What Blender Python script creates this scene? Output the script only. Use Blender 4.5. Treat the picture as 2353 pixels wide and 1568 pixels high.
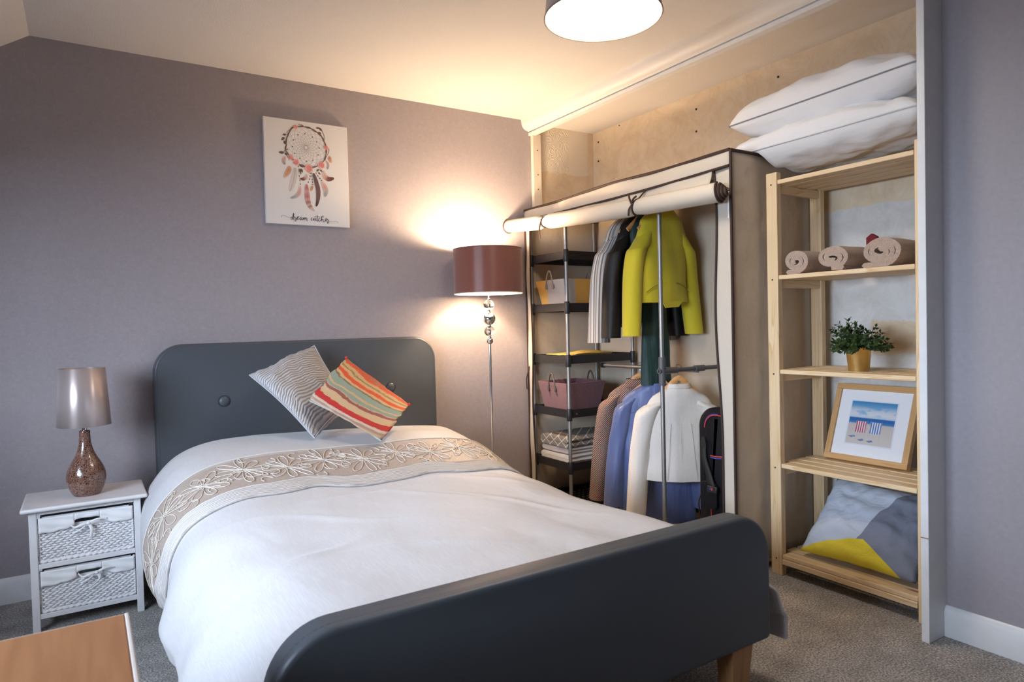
import bpy, bmesh, math, random
from mathutils import Vector, Matrix, noise
PI = math.pi
R = math.radians
random.seed(7)
for o in list(bpy.data.objects):
    bpy.data.objects.remove(o, do_unlink=True)
S = bpy.context.scene
DAY, PEND, FLAMP = 890.0, 23.0, 36.0   # window, pendant, floor lamp
COL = S.collection

# ------------------------------------------------------------------ camera
cam_d = bpy.data.cameras.new('camera')
cam = bpy.data.objects.new('camera', cam_d)
COL.objects.link(cam)
cam_d.sensor_width = 36.0
cam_d.lens = 1538.5 / 2353.0 * 36.0
cam_d.clip_start = 0.02
yaw, pitch, roll = R(32.534), R(-1.4525), R(-1.4159)
fwd = Vector((math.sin(yaw) * math.cos(pitch), math.cos(yaw) * math.cos(pitch), math.sin(pitch)))
rgt = Vector((math.cos(yaw), -math.sin(yaw), 0))
upv = rgt.cross(fwd)
r2 = rgt * math.cos(roll) + upv * math.sin(roll)
u2 = upv * math.cos(roll) - rgt * math.sin(roll)
cam.matrix_world = Matrix(((r2.x, u2.x, -fwd.x, 0), (r2.y, u2.y, -fwd.y, 0), (r2.z, u2.z, -fwd.z, 1.1), (0, 0, 0, 1)))
cam_d.dof.use_dof = True
cam_d.dof.focus_distance = 3.2
cam_d.dof.aperture_fstop = 6.3
S.camera = cam

# ------------------------------------------------------------------ world, daylight, exposure
w = bpy.data.worlds.new('world')
S.world = w
w.use_nodes = True
bg = w.node_tree.nodes['Background']
bg.inputs[0].default_value = (0.62, 0.75, 1.0, 1)
bg.inputs[1].default_value = 1.0
S.view_settings.view_transform = 'Standard'
S.view_settings.look = 'None'
S.view_settings.gamma = 1.0
S.view_settings.use_curve_mapping = False
S.view_settings.exposure = 0.26


def area_light(name, loc, rot, sx, sy, power, col):
    d = bpy.data.lights.new(name, 'AREA')
    d.shape = 'RECTANGLE'
    d.size, d.size_y, d.energy, d.color = sx, sy, power, col
    o = bpy.data.objects.new(name, d)
    o.location, o.rotation_euler = loc, rot
    COL.objects.link(o)
    return o


# daylight: the bright sky outside the window in the left wall
dl = area_light('daylight_sky', (-3.3, 0.55, 1.95), (0, 0, 0), 4.6, 2.2, DAY, (0.66, 0.80, 1.0))
dl.rotation_euler = (R(80), 0, R(-75))


# ------------------------------------------------------------------ materials
def _new(name):
    m = bpy.data.materials.new(name)
    m.use_nodes = True
    nt = m.node_tree
    return m, nt, nt.nodes['Principled BSDF']


def N(nt, typ, **kw):
    n = nt.nodes.new(typ)
    for k, v in kw.items():
        if k.startswith('i_'):
            key = k[2:].replace('_', ' ')
            n.inputs[key].default_value = v
        else:
            setattr(n, k, v)
    return n


def L(nt, a, ai, b, bi):
    nt.links.new(a.outputs[ai], b.inputs[bi])


def c4(c):
    return (c[0], c[1], c[2], 1)


def ramp(nt, stops, interp='LINEAR'):
    r = nt.nodes.new('ShaderNodeValToRGB')
    r.color_ramp.interpolation = interp
    el = r.color_ramp.elements
    el[0].position, el[0].color = stops[0][0], c4(stops[0][1])
    el[1].position, el[1].color = stops[1][0], c4(stops[1][1])
    for p, c in stops[2:]:
        e = el.new(p)
        e.color = c4(c)
    return r


def coords(nt, kind='Object', scale=(1, 1, 1), rot=(0, 0, 0), loc=(0, 0, 0)):
    tc = nt.nodes.new('ShaderNodeTexCoord')
    mp = nt.nodes.new('ShaderNodeMapping')
    mp.inputs['Scale'].default_value = scale
    mp.inputs['Rotation'].default_value = rot
    mp.inputs['Location'].default_value = loc
    L(nt, tc, kind, mp, 'Vector')
    return mp


def math_n(nt, op, a=None, b=None, **kw):
    n = nt.nodes.new('ShaderNodeMath')
    n.operation = op
    for i, v in ((0, a), (1, b)):
        if v is None:
            continue
        if isinstance(v, (int, float)):
            n.inputs[i].default_value = v
        else:
            nt.links.new(v, n.inputs[i])
    return n.outputs[0]


def add_bump(nt, bs, src, strength=0.3, dist=0.002):
    b = nt.nodes.new('ShaderNodeBump')
    b.inputs['Strength'].default_value = strength
    b.inputs['Distance'].default_value = dist
    nt.links.new(src, b.inputs['Height'])
    nt.links.new(b.outputs[0], bs.inputs['Normal'])
    return b


def mix_rgb(nt, fac, a, b, mode='MIX'):
    n = nt.nodes.new('ShaderNodeMix')
    n.data_type = 'RGBA'
    n.blend_type = mode
    if isinstance(fac, (int, float)):
        n.inputs[0].default_value = fac
    else:
        nt.links.new(fac, n.inputs[0])
    for i, v in ((6, a), (7, b)):
        if isinstance(v, tuple):
            n.inputs[i].default_value = c4(v)
        else:
            nt.links.new(v, n.inputs[i])
    return n.outputs[2]


def M(name, col, rough=0.6, metal=0.0, var=None, bump=None, sheen=0, coat=0, spec=None, kind='Object'):
    """plain procedural material: colour with noise variation and noise bump"""
    m, nt, bs = _new(name)
    bs.inputs['Base Color'].default_value = c4(col)
    bs.inputs['Roughness'].default_value = rough
    bs.inputs['Metallic'].default_value = metal
    if sheen:
        bs.inputs['Sheen Weight'].default_value = sheen
    if coat:
        bs.inputs['Coat Weight'].default_value = coat
    if spec is not None:
        bs.inputs['Specular IOR Level'].default_value = spec
    if var:
        col2, sc = var
        mp = coords(nt, kind, sc if isinstance(sc, tuple) else (sc, sc, sc))
        n = N(nt, 'ShaderNodeTexNoise')
        n.inputs['Detail'].default_value = 4
        n.inputs['Scale'].default_value = 1
        L(nt, mp, 0, n, 'Vector')
        r = ramp(nt, [(0.35, col), (0.65, col2)])
        L(nt, n, 0, r, 0)
        L(nt, r, 0, bs, 'Base Color')
    if bump:
        sc, st, di = bump
        mp = coords(nt, kind, sc if isinstance(sc, tuple) else (sc, sc, sc))
        n = N(nt, 'ShaderNodeTexNoise')
        n.inputs['Detail'].default_value = 3
        n.inputs['Scale'].default_value = 1
        L(nt, mp, 0, n, 'Vector')
        add_bump(nt, bs, n.outputs[0], st, di)
    return m


def m_wallpaper():
    m, nt, bs = _new('lilac_grey_glitter_wallpaper')
    bs.inputs['Roughness'].default_value = 0.5
    mp = coords(nt, 'Object', (60, 60, 60))
    n = N(nt, 'ShaderNodeTexNoise', i_Scale=1.0, i_Detail=5.0)
    L(nt, mp, 0, n, 0)
    r = ramp(nt, [(0.3, (0.338, 0.302, 0.318)), (0.7, (0.366, 0.328, 0.345))])
    L(nt, n, 0, r, 0)
    v = N(nt, 'ShaderNodeTexVoronoi', i_Scale=1.0)
    mp2 = coords(nt, 'Object', (330, 330, 330))
    L(nt, mp2, 0, v, 0)
    near = math_n(nt, 'LESS_THAN', v.outputs['Distance'], 0.33)
    sep = N(nt, 'ShaderNodeSeparateColor')
    L(nt, v, 'Color', sep, 0)
    few = math_n(nt, 'GREATER_THAN', sep.outputs[0], 0.88)
    spk = math_n(nt, 'MULTIPLY', near, few)
    c = mix_rgb(nt, spk, r.outputs[0], (0.50, 0.46, 0.48))
    nt.links.new(c, bs.inputs['Base Color'])
    nt.links.new(math_n(nt, 'MULTIPLY', spk, 0.5), bs.inputs['Metallic'])
    add_bump(nt, bs, n.outputs[0], 0.12, 0.001)
    return m


def m_carpet():
    m, nt, bs = _new('grey_twist_pile_carpet')
    bs.inputs['Roughness'].default_value = 0.95
    bs.inputs['Specular IOR Level'].default_value = 0.1
    bs.inputs['Sheen Weight'].default_value = 0.15
    n = N(nt, 'ShaderNodeTexNoise', i_Scale=150.0, i_Detail=3.0, i_Roughness=0.7)
    mp = coords(nt)
    L(nt, mp, 0, n, 0)
    r = ramp(nt, [(0.30, (0.095, 0.088, 0.084)), (0.5, (0.37, 0.345, 0.32)), (0.7, (0.84, 0.78, 0.71))])
    L(nt, n, 0, r, 0)
    n2 = N(nt, 'ShaderNodeTexNoise', i_Scale=9.0, i_Detail=3.0)
    L(nt, mp, 0, n2, 0)
    r2_ = ramp(nt, [(0.3, (0.72, 0.72, 0.72)), (0.7, (1.1, 1.1, 1.1))])
    L(nt, n2, 0, r2_, 0)
    c = mix_rgb(nt, 1.0, r.outputs[0], r2_.outputs[0], 'MULTIPLY')
    nt.links.new(c, bs.inputs['Base Color'])
    add_bump(nt, bs, n.outputs[0], 0.9, 0.006)
    return m


def m_pine(axis, tint=(1, 1, 1), name='pine'):
    m, nt, bs = _new(name + '_grain_' + axis.lower())
    bs.inputs['Roughness'].default_value = 0.5
    sc = {'X': (1.2, 22, 22), 'Y': (22, 1.2, 22), 'Z': (22, 22, 1.2)}[axis]
    mp = coords(nt, 'Object', sc)
    oi = N(nt, 'ShaderNodeObjectInfo')
    ad = N(nt, 'ShaderNodeVectorMath', operation='ADD')
    cb = N(nt, 'ShaderNodeCombineXYZ')
    k = math_n(nt, 'MULTIPLY', oi.outputs['Random'], 37.0)
    for i in range(3):
        nt.links.new(k, cb.inputs[i])
    L(nt, mp, 0, ad, 0)
    L(nt, cb, 0, ad, 1)
    n = N(nt, 'ShaderNodeTexNoise', i_Scale=1.0, i_Detail=2.0, i_Distortion=0.6)
    L(nt, ad, 0, n, 0)
    wv = math_n(nt, 'FRACT', math_n(nt, 'MULTIPLY', n.outputs[0], 6.0))
    r = ramp(nt, [(0.0, tuple(a * b for a, b in zip((0.80, 0.61, 0.38), tint))), (0.75, tuple(a * b for a, b in zip((0.74, 0.53, 0.30), tint))),
                  (0.93, tuple(a * b for a, b in zip((0.65, 0.43, 0.21), tint))), (1.0, tuple(a * b for a, b in zip((0.80, 0.61, 0.38), tint)))])
    nt.links.new(wv, r.inputs[0])
    # knots
    v = N(nt, 'ShaderNodeTexVoronoi', i_Scale=1.0)
    mk = coords(nt, 'Object', {'X': (2.2, 9, 9), 'Y': (9, 2.2, 9), 'Z': (9, 9, 2.2)}[axis])
    ad2 = N(nt, 'ShaderNodeVectorMath', operation='ADD')
    L(nt, mk, 0, ad2, 0)
    L(nt, cb, 0, ad2, 1)
    L(nt, ad2, 0, v, 0)
    kn = ramp(nt, [(0.05, (1, 1, 1)), (0.10, (0, 0, 0))])
    L(nt, v, 'Distance', kn, 0)
    c = mix_rgb(nt, kn.outputs[0], r.outputs[0], tuple(a * b for a, b in zip((0.30, 0.13, 0.05), tint)))
    nt.links.new(c, bs.inputs['Base Color'])
    return m


def m_plaster():
    m, nt, bs = _new('bare_scuffed_plaster')
    bs.inputs['Roughness'].default_value = 0.85
    mp = coords(nt)
    n = N(nt, 'ShaderNodeTexNoise', i_Scale=7.0, i_Detail=8.0, i_Roughness=0.75, i_Distortion=0.8)
    L(nt, mp, 0, n, 0)
    r = ramp(nt, [(0.32, (0.66, 0.51, 0.34)), (0.50, (0.74, 0.60, 0.42)), (0.70, (0.81, 0.69, 0.53))])
    L(nt, n, 0, r, 0)
    nf = N(nt, 'ShaderNodeTexNoise', i_Scale=42.0, i_Detail=6.0, i_Roughness=0.8)
    mp2 = coords(nt, 'Object', (1, 1, 0.45))
    L(nt, mp2, 0, nf, 0)
    sc = ramp(nt, [(0.56, (0, 0, 0)), (0.70, (1, 1, 1))])
    L(nt, nf, 0, sc, 0)
    c = mix_rgb(nt, math_n(nt, 'MULTIPLY', sc.outputs[0], 0.35), r.outputs[0], (0.56, 0.38, 0.22))
    # remains of old white paint on the lower part of the back of the recess
    sx = N(nt, 'ShaderNodeSeparateXYZ')
    L(nt, mp, 0, sx, 0)
    wob = math_n(nt, 'MULTIPLY', math_n(nt, 'SUBTRACT', n.outputs[0], 0.5), 0.10)
    zz = math_n(nt, 'ADD', sx.outputs[2], wob)
    yy = math_n(nt, 'ADD', sx.outputs[1], math_n(nt, 'MULTIPLY', wob, 0.5))
    a = math_n(nt, 'LESS_THAN', zz, 1.575)
    b = math_n(nt, 'LESS_THAN', yy, 1.95)
    bare = math_n(nt, 'MULTIPLY', math_n(nt, 'GREATER_THAN', zz, 0.93), math_n(nt, 'LESS_THAN', zz, 1.075))
    bare = math_n(nt, 'MULTIPLY', bare, math_n(nt, 'LESS_THAN', yy, 1.60))
    f = math_n(nt, 'MULTIPLY', math_n(nt, 'MULTIPLY', a, b), math_n(nt, 'SUBTRACT', 1.0, bare))
    grime = ramp(nt, [(0.3, (0.60, 0.57, 0.52)), (0.6, (0.74, 0.72, 0.69))])
    L(nt, n, 0, grime, 0)
    c2 = mix_rgb(nt, f, c, grime.outputs[0])
    # painted patch with a ragged edge on the short side of the recess
    px = math_n(nt, 'MULTIPLY', math_n(nt, 'GREATER_THAN', zz, 2.05), math_n(nt, 'LESS_THAN', math_n(nt, 'ADD', sx.outputs[0], wob), 2.815))
    px = math_n(nt, 'MULTIPLY', px, math_n(nt, 'GREATER_THAN', sx.outputs[1], 3.43))
    c3 = mix_rgb(nt, px, c2, (0.78, 0.70, 0.58))
    nt.links.new(c3, bs.inputs['Base Color'])
    # swirled relief where the artex is left
    vv = N(nt, 'ShaderNodeTexVoronoi', i_Scale=9.0)
    L(nt, mp, 0, vv, 0)
    nd = N(nt, 'ShaderNodeTexNoise', i_Scale=14.0, i_Detail=1.0)
    L(nt, mp, 0, nd, 0)
    rings = math_n(nt, 'SINE', math_n(nt, 'MULTIPLY', math_n(nt, 'ADD', vv.outputs['Distance'], math_n(nt, 'MULTIPLY', nd.outputs[0], 0.35)), 70.0))
    artex = math_n(nt, 'MULTIPLY', px, math_n(nt, 'LESS_THAN', sx.outputs[0], 2.66))
    h = math_n(nt, 'ADD', math_n(nt, 'MULTIPLY', math_n(nt, 'MULTIPLY', rings, artex), 0.5), math_n(nt, 'MULTIPLY', nf.outputs[0], 0.5))
    add_bump(nt, bs, h, 0.55, 0.003)
    return m


def m_leather():
    m = M('slate_grey_faux_leather', (0.075, 0.083, 0.095), rough=0.42, bump=(600, 0.10, 0.0006), spec=0.4)
    return m


def m_duvet(name, base, alt):
    m, nt, bs = _new(name)
    bs.inputs['Roughness'].default_value = 0.55
    bs.inputs['Sheen Weight'].default_value = 0.25
    mp = coords(nt, 'Object', (420, 14, 420))
    n = N(nt, 'ShaderNodeTexNoise', i_Scale=1.0, i_Detail=2.0)
    L(nt, mp, 0, n, 0)
    r = ramp(nt, [(0.42, base), (0.64, alt)])
    L(nt, n, 0, r, 0)
    L(nt, r, 0, bs, 'Base Color')
    mp2 = coords(nt, 'Object', (5, 3.2, 5), rot=(0, 0, 0.5))
    n2 = N(nt, 'ShaderNodeTexNoise', i_Scale=1.0, i_Detail=2.0, i_Distortion=0.6)
    L(nt, mp2, 0, n2, 0)
    h = math_n(nt, 'ADD', math_n(nt, 'MULTIPLY', n.outputs[0], 0.004), n2.outputs[0])
    add_bump(nt, bs, h, 0.45, 0.02)
    return m


def m_stripes(name, stops, rep, axis=0, kind='UV', rough=0.8, warp=0.0, warpscale=6.0, bump=0.0, speck=None, interp='CONSTANT', bdist=0.004):
    m, nt, bs = _new(name)
    bs.inputs['Roughness'].default_value = rough
    mp = coords(nt, kind)
    sx = N(nt, 'ShaderNodeSeparateXYZ')
    L(nt, mp, 0, sx, 0)
    t = sx.outputs[axis]
    n = N(nt, 'ShaderNodeTexNoise', i_Scale=warpscale, i_Detail=2.0)
    L(nt, mp, 0, n, 0)
    if warp:
        t = math_n(nt, 'ADD', t, math_n(nt, 'MULTIPLY', math_n(nt, 'SUBTRACT', n.outputs[0], 0.5), warp))
    if speck:
        n3 = N(nt, 'ShaderNodeTexNoise', i_Scale=speck[0], i_Detail=3.0, i_Roughness=0.8)
        mp3 = coords(nt, kind, speck[2])
        L(nt, mp3, 0, n3, 0)
        t = math_n(nt, 'ADD', t, math_n(nt, 'MULTIPLY', math_n(nt, 'SUBTRACT', n3.outputs[0], 0.5), speck[1]))
    f = math_n(nt, 'FRACT', math_n(nt, 'MULTIPLY', t, float(rep)))
    r = ramp(nt, stops, interp)
    nt.links.new(f, r.inputs[0])
    L(nt, r, 0, bs, 'Base Color')
    if bump:
        s = math_n(nt, 'SINE', math_n(nt, 'MULTIPLY', f, PI))
        add_bump(nt, bs, s, bump, bdist)
    return m


def aniso(m, k):
    """horizontal thread: highlights run up and down the shade"""
    nt = m.node_tree
    bs = nt.nodes['Principled BSDF']
    t = N(nt, 'ShaderNodeTangent', direction_type='RADIAL', axis='Z')
    bs.inputs['Anisotropic'].default_value = k
    bs.inputs['Anisotropic Rotation'].default_value = 0.25
    L(nt, t, 0, bs, 'Tangent')


# ------------------------------------------------------------------ mesh helpers
def V(*a):
    return Vector(a)


def crom(pts, n=6, closed=False):
    """Catmull-Rom resampling of a list of points"""
    P = [Vector(p) for p in pts]
    out = []
    k = len(P)
    rng = range(k if closed else k - 1)
    for i in rng:
        if closed:
            a, b, c, d = P[(i - 1) % k], P[i], P[(i + 1) % k], P[(i + 2) % k]
        else:
            a, b, c, d = P[max(i - 1, 0)], P[i], P[i + 1], P[min(i + 2, k - 1)]
        for j in range(n):
            t = j / n
            out.append(0.5 * ((2 * b) + (c - a) * t + (2 * a - 5 * b + 4 * c - d) * t * t + (3 * b - a - 3 * c + d) * t ** 3))
    if not closed:
        out.append(P[-1].copy())
    return out


def lerp(a, b, t):
    return a + (b - a) * t


def interp(x, xs, ys):
    if x <= xs[0]:
        return ys[0]
    for i in range(len(xs) - 1):
        if x <= xs[i + 1]:
            t = (x - xs[i]) / (xs[i + 1] - xs[i])
            t = t * t * (3 - 2 * t)
            return ys[i] + (ys[i + 1] - ys[i]) * t
    return ys[-1]


def lin(x, xs, ys):
    if x <= xs[0]:
        return ys[0]
    for i in range(len(xs) - 1):
        if x <= xs[i + 1]:
            return ys[i] + (ys[i + 1] - ys[i]) * (x - xs[i]) / (xs[i + 1] - xs[i])
    return ys[-1]


class MB:
    def __init__(s):
        s.v, s.f, s.uv, s.mi = [], [], [], []

    def add(s, vs, fs, uvs=None, m=0):
        o = len(s.v)
        s.v += [tuple(p) for p in vs]
        s.uv += list(uvs) if uvs else [(0, 0)] * len(vs)
        for f in fs:
            s.f.append(tuple(i + o for i in f))
            s.mi.append(m)
        return s

    def box(s, x0, x1, y0, y1, z0, z1, m=0):
        vs = [(x, y, z) for x in (x0, x1) for y in (y0, y1) for z in (z0, z1)]
        s.add(vs, [(0, 1, 3, 2), (4, 6, 7, 5), (0, 4, 5, 1), (2, 3, 7, 6), (0, 2, 6, 4), (1, 5, 7, 3)], m=m)
        return s

    def hexa(s, b, t, m=0):
        s.add(list(b) + list(t), [(3, 2, 1, 0), (4, 5, 6, 7), (0, 1, 5, 4), (1, 2, 6, 5), (2, 3, 7, 6), (3, 0, 4, 7)], m=m)
        return s

    def rings(s, rs, cap0=True, cap1=True, closed=False, m=0, loop=True):
        n = len(rs[0])
        vs = [p for r in rs for p in r]
        uv = [(j / max(1, n - (0 if loop else 1)), i / max(1, len(rs) - 1)) for i in range(len(rs)) for j in range(n)]
        fs = []
        k = len(rs)
        for i in range(k if closed else k - 1):
            a, b = i * n, ((i + 1) % k) * n
            for j in range(n if loop else n - 1):
                j2 = (j + 1) % n
                fs.append((a + j, a + j2, b + j2, b + j))
        if loop and not closed:
            if cap0:
                fs.append(tuple(range(n - 1, -1, -1)))
            if cap1:
                fs.append(tuple((k - 1) * n + j for j in range(n)))
        s.add(vs, fs, uv, m)
        return s

    def tube(s, pts, r, n=8, closed=False, cap=True, flat=1.0, up=None, m=0):
        P = [Vector(p) for p in pts]
        k = len(P)
        ts = []
        for i in range(k):
            if closed:
                t = P[(i + 1) % k] - P[(i - 1) % k]
            else:
                t = P[min(i + 1, k - 1)] - P[max(i - 1, 0)]
            ts.append(t.normalized() if t.length > 1e-9 else V(0, 0, 1))
        nrm = None
        rs = []
        for i in range(k):
            t = ts[i]
            if up is not None:
                nrm = Vector(up) - t * Vector(up).dot(t)
            elif nrm is None:
                nrm = t.orthogonal()
            else:
                nrm = nrm - t * nrm.dot(t)
            if nrm.length < 1e-6:
                nrm = t.orthogonal()
            nrm.normalize()
            b = t.cross(nrm)
            rad = r(i / max(1, k - 1)) if callable(r) else (r[i] if isinstance(r, (list, tuple)) else r)
            rs.append([P[i] + (nrm * math.cos(2 * PI * j / n) * flat + b * math.sin(2 * PI * j / n)) * rad for j in range(n)])
        s.rings(rs, cap, cap, closed, m)
        return s

    def lathe(s, prof, c=(0, 0, 0), n=32, m=0, cap=True):
        rs = [[(c[0] + r * math.cos(2 * PI * j / n), c[1] + r * math.sin(2 * PI * j / n), c[2] + z) for j in range(n)] for r, z in prof]
        s.rings(rs, cap, cap, m=m)
        return s

    def sphere(s, c, r, n=16, sz=1.0, m=0):
        prof = [(max(1e-4, r * math.sin(PI * i / n)), -r * sz * math.cos(PI * i / n)) for i in range(n + 1)]
        return s.lathe(prof, c, n * 2, m)

    def grid(s, fn, nu, nv, m=0):
        vs = [fn(i / nu, j / nv) for j in range(nv + 1) for i in range(nu + 1)]
        uv = [(i / nu, j / nv) for j in range(nv + 1) for i in range(nu + 1)]
        w_ = nu + 1
        fs = [(j * w_ + i, j * w_ + i + 1, (j + 1) * w_ + i + 1, (j + 1) * w_ + i) for j in range(nv) for i in range(nu)]
        s.add(vs, fs, uv, m)
        return s

    def prism(s, pts, off, m=0):
        """flat polygon extruded by the vector off"""
        n = len(pts)
        P = [Vector(p) for p in pts]
        Q = [p + Vector(off) for p in P]
        fs = [tuple(range(n)), tuple(range(2 * n - 1, n - 1, -1))]
        for i in range(n):
            j = (i + 1) % n
            fs.append((i, i + n, j + n, j))
        s.add(P + Q, fs, m=m)
        return s

    def strip(s, pts, widths, side, m=0):
        """flat ribbon along pts; side(i) gives the sideways unit vector"""
        vs, uv = [], []
        k = len(pts)
        for i, p in enumerate(pts):
            p = Vector(p)
            sd = side(i)
            vs += [p - sd * widths[i], p + sd * widths[i]]
            uv += [(0, i / (k - 1)), (1, i / (k - 1))]
        s.add(vs, [(2 * i, 2 * i + 1, 2 * i + 3, 2 * i + 2) for i in range(k - 1)], uv, m)
        return s

    def build(s, name, mats, parent=None, smooth=True, ang=40, recalc=True, merge=0.0, bevel=0.0, bseg=2, solid=0.0, sub=0, local=False, soff=-1.0):
        me = bpy.data.meshes.new(name)
        me.from_pydata(s.v, [], s.f)
        if not isinstance(mats, (list, tuple)):
            mats = [mats]
        for m_ in mats:
            me.materials.append(m_)
        me.polygons.foreach_set('material_index', s.mi)
        ul = me.uv_layers.new(name='UVMap')
        for lp in me.loops:
            ul.data[lp.index].uv = s.uv[lp.vertex_index]
        if recalc or merge:
            bm = bmesh.new()
            bm.from_mesh(me)
            if merge:
                bmesh.ops.remove_doubles(bm, verts=bm.verts, dist=merge)
            if recalc:
                bmesh.ops.recalc_face_normals(bm, faces=bm.faces)
            bm.to_mesh(me)
            bm.free()
        if smooth:
            me.polygons.foreach_set('use_smooth', [True] * len(me.polygons))
            if ang < 180:
                me.set_sharp_from_angle(angle=R(ang))
        me.update()
        o = bpy.data.objects.new(name, me)
        COL.objects.link(o)
        if parent is not None:
            o.parent = parent
            if not local:
                o.matrix_parent_inverse = world_of(parent).inverted()
        if sub:
            md = o.modifiers.new('sub', 'SUBSURF')
            md.levels = md.render_levels = sub
        if solid:
            md = o.modifiers.new('solid', 'SOLIDIFY')
            md.thickness = solid
            md.offset = soff
        if bevel:
            md = o.modifiers.new('bevel', 'BEVEL')
            md.width, md.segments, md.limit_method = bevel, bseg, 'ANGLE'
            md.angle_limit = R(40)
        return o


def world_of(o):
    m = o.matrix_basis.copy()
    if o.parent is not None:
        m = world_of(o.parent) @ o.matrix_parent_inverse @ m
    return m


def tag(o, label, cat, group=None):
    o['label'] = label
    o['category'] = cat
    if group:
        o['group'] = group
    return o


def thing(name, loc, label, cat, group=None, rot=(0, 0, 0)):
    o = bpy.data.objects.new(name, None)
    COL.objects.link(o)
    o.empty_display_size = 0.05
    o.location = loc
    o.rotation_euler = rot
    return tag(o, label, cat, group)


def struct(o):
    o['kind'] = 'structure'
    return o


def stuff(o):
    o['kind'] = 'stuff'
    return o


def rrect(x0, x1, z0, z1, rad_top, rad_bot=0.0, n=8):
    """outline (x, z) of a rectangle with rounded top corners"""
    pts = []

    def arc(cx, cz, r, a0):
        if r <= 1e-5:
            pts.append((cx, cz))
            return
        for i in range(n + 1):
            a = a0 + PI / 2 * i / n
            pts.append((cx + r * math.cos(a), cz + r * math.sin(a)))
    arc(x1 - rad_top, z1 - rad_top, rad_top, 0)
    arc(x0 + rad_top, z1 - rad_top, rad_top, PI / 2)
    arc(x0 + rad_bot, z0 + rad_bot, rad_bot, PI)
    arc(x1 - rad_bot, z0 + rad_bot, rad_bot, 3 * PI / 2)
    return pts


def nz(p, s=1.0, seed=0.0):
    return noise.noise(Vector((p[0] * s + seed, p[1] * s + seed * 1.7, p[2] * s - seed)))


def cushion(mb, P00, P10, P11, P01, t, n=22, pinch=0.10, wr=0.006, seed=1.0, p=2.6, sag=0.0, q=.55):
    """soft cushion on the quad P00 P10 P11 P01 (bilinear), thickness t in the middle; returns the seam loop"""
    P00, P10, P11, P01 = map(Vector, (P00, P10, P11, P01))
    nrm = ((P10 - P00).cross(P01 - P00) + (P11 - P10).cross(P11 - P01)).normalized()

    def base(u, v):
        # edges pulled inwards between the corners
        a, b = 2 * u - 1, 2 * v - 1
        a2 = a * (1 - pinch * (1 - b * b) * abs(a) ** 1.5)
        b2 = b * (1 - pinch * (1 - a * a) * abs(b) ** 1.5)
        cr = 1 - .025 * abs(a * b) ** 5
        a2, b2 = a2 * cr, b2 * cr
        u2_, v2_ = (a2 + 1) / 2, (b2 + 1) / 2
        return P00 * (1 - u2_) * (1 - v2_) + P10 * u2_ * (1 - v2_) + P11 * u2_ * v2_ + P01 * (1 - u2_) * v2_

    def side(sg):
        def fn(u, v):
            a, b = 2 * u - 1, 2 * v - 1
            h = (max(0, 1 - abs(a) ** p) ** q) * (max(0, 1 - abs(b) ** p) ** q)
            pt = base(u, v)
            edge = max(abs(a), abs(b))
            wv = nz((u * 5, v * 5, sg), 1.0, seed) * wr * 1.3 + nz((u * 13, v * 13, sg), 1.0, seed + 3) * wr * 0.7
            # radial puckers near the edges
            pk = math.sin((u * 37 + v * 29) + seed) * wr * 0.5 * max(0, edge - 0.55)
            hh = h * t * 0.5 + (wv + pk) * (h ** 0.5)
            z = pt + nrm * (sg * hh)
            z.z -= sag * (1 - b * b) * (1 - a * a)
            return z
        return fn
    k = n
    mb.grid(side(1), k, k)
    mb.grid(side(-1), k, k)
    loop = []
    for i in range(k):
        loop.append(base(i / k, 0))
    for i in range(k):
        loop.append(base(1, i / k))
    for i in range(k):
        loop.append(base(1 - i / k, 1))
    for i in range(k):
        loop.append(base(0, 1 - i / k))
    return loop


def ribbon_solid(mb, path, th, fn, lo, hi, nl=8, round_=True):
    """a sheet of thickness th following a 2-D path, extruded between lo and hi; fn(a, b, l) -> 3-D point"""
    P = [Vector((p[0], p[1])) for p in path]
    k = len(P)
    left, right = [], []
    for i in range(k):
        t = P[min(i + 1, k - 1)] - P[max(i - 1, 0)]
        t.normalize()
        nn = Vector((-t.y, t.x))
        left.append(P[i] + nn * th / 2)
        right.append(P[i] - nn * th / 2)
    t1 = (P[-1] - P[-2]).normalized()
    t0 = (P[0] - P[1]).normalized()
    loop2 = left + [P[-1] + t1 * th * 0.45] + right[::-1] + [P[0] + t0 * th * 0.45]
    rs = []
    for j in range(nl + 1):
        l = lo + (hi - lo) * j / nl
        rs.append([fn(q[0], q[1], l) for q in loop2])
    n = len(loop2)
    vs = [p for r in rs for p in r]
    fs = []
    for i in range(nl):
        for j in range(n):
            j2 = (j + 1) % n
            fs.append((i * n + j, i * n + j2, (i + 1) * n + j2, (i + 1) * n + j))
    # end faces as quads along the sheet
    for e in (0, nl):
        o = e * n
        for i in range(k - 1):
            fs.append((o + i, o + i + 1, o + n - 2 - i - 1, o + n - 2 - i))
        fs.append((o + k - 1, o + k, o + k + 1))
        fs.append((o + 0, o + n - 2, o + n - 1))
    uv = [(j / n, i / nl) for i in range(nl + 1) for j in range(n)]
    mb.add(vs, fs, uv)
    return loop2


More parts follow.
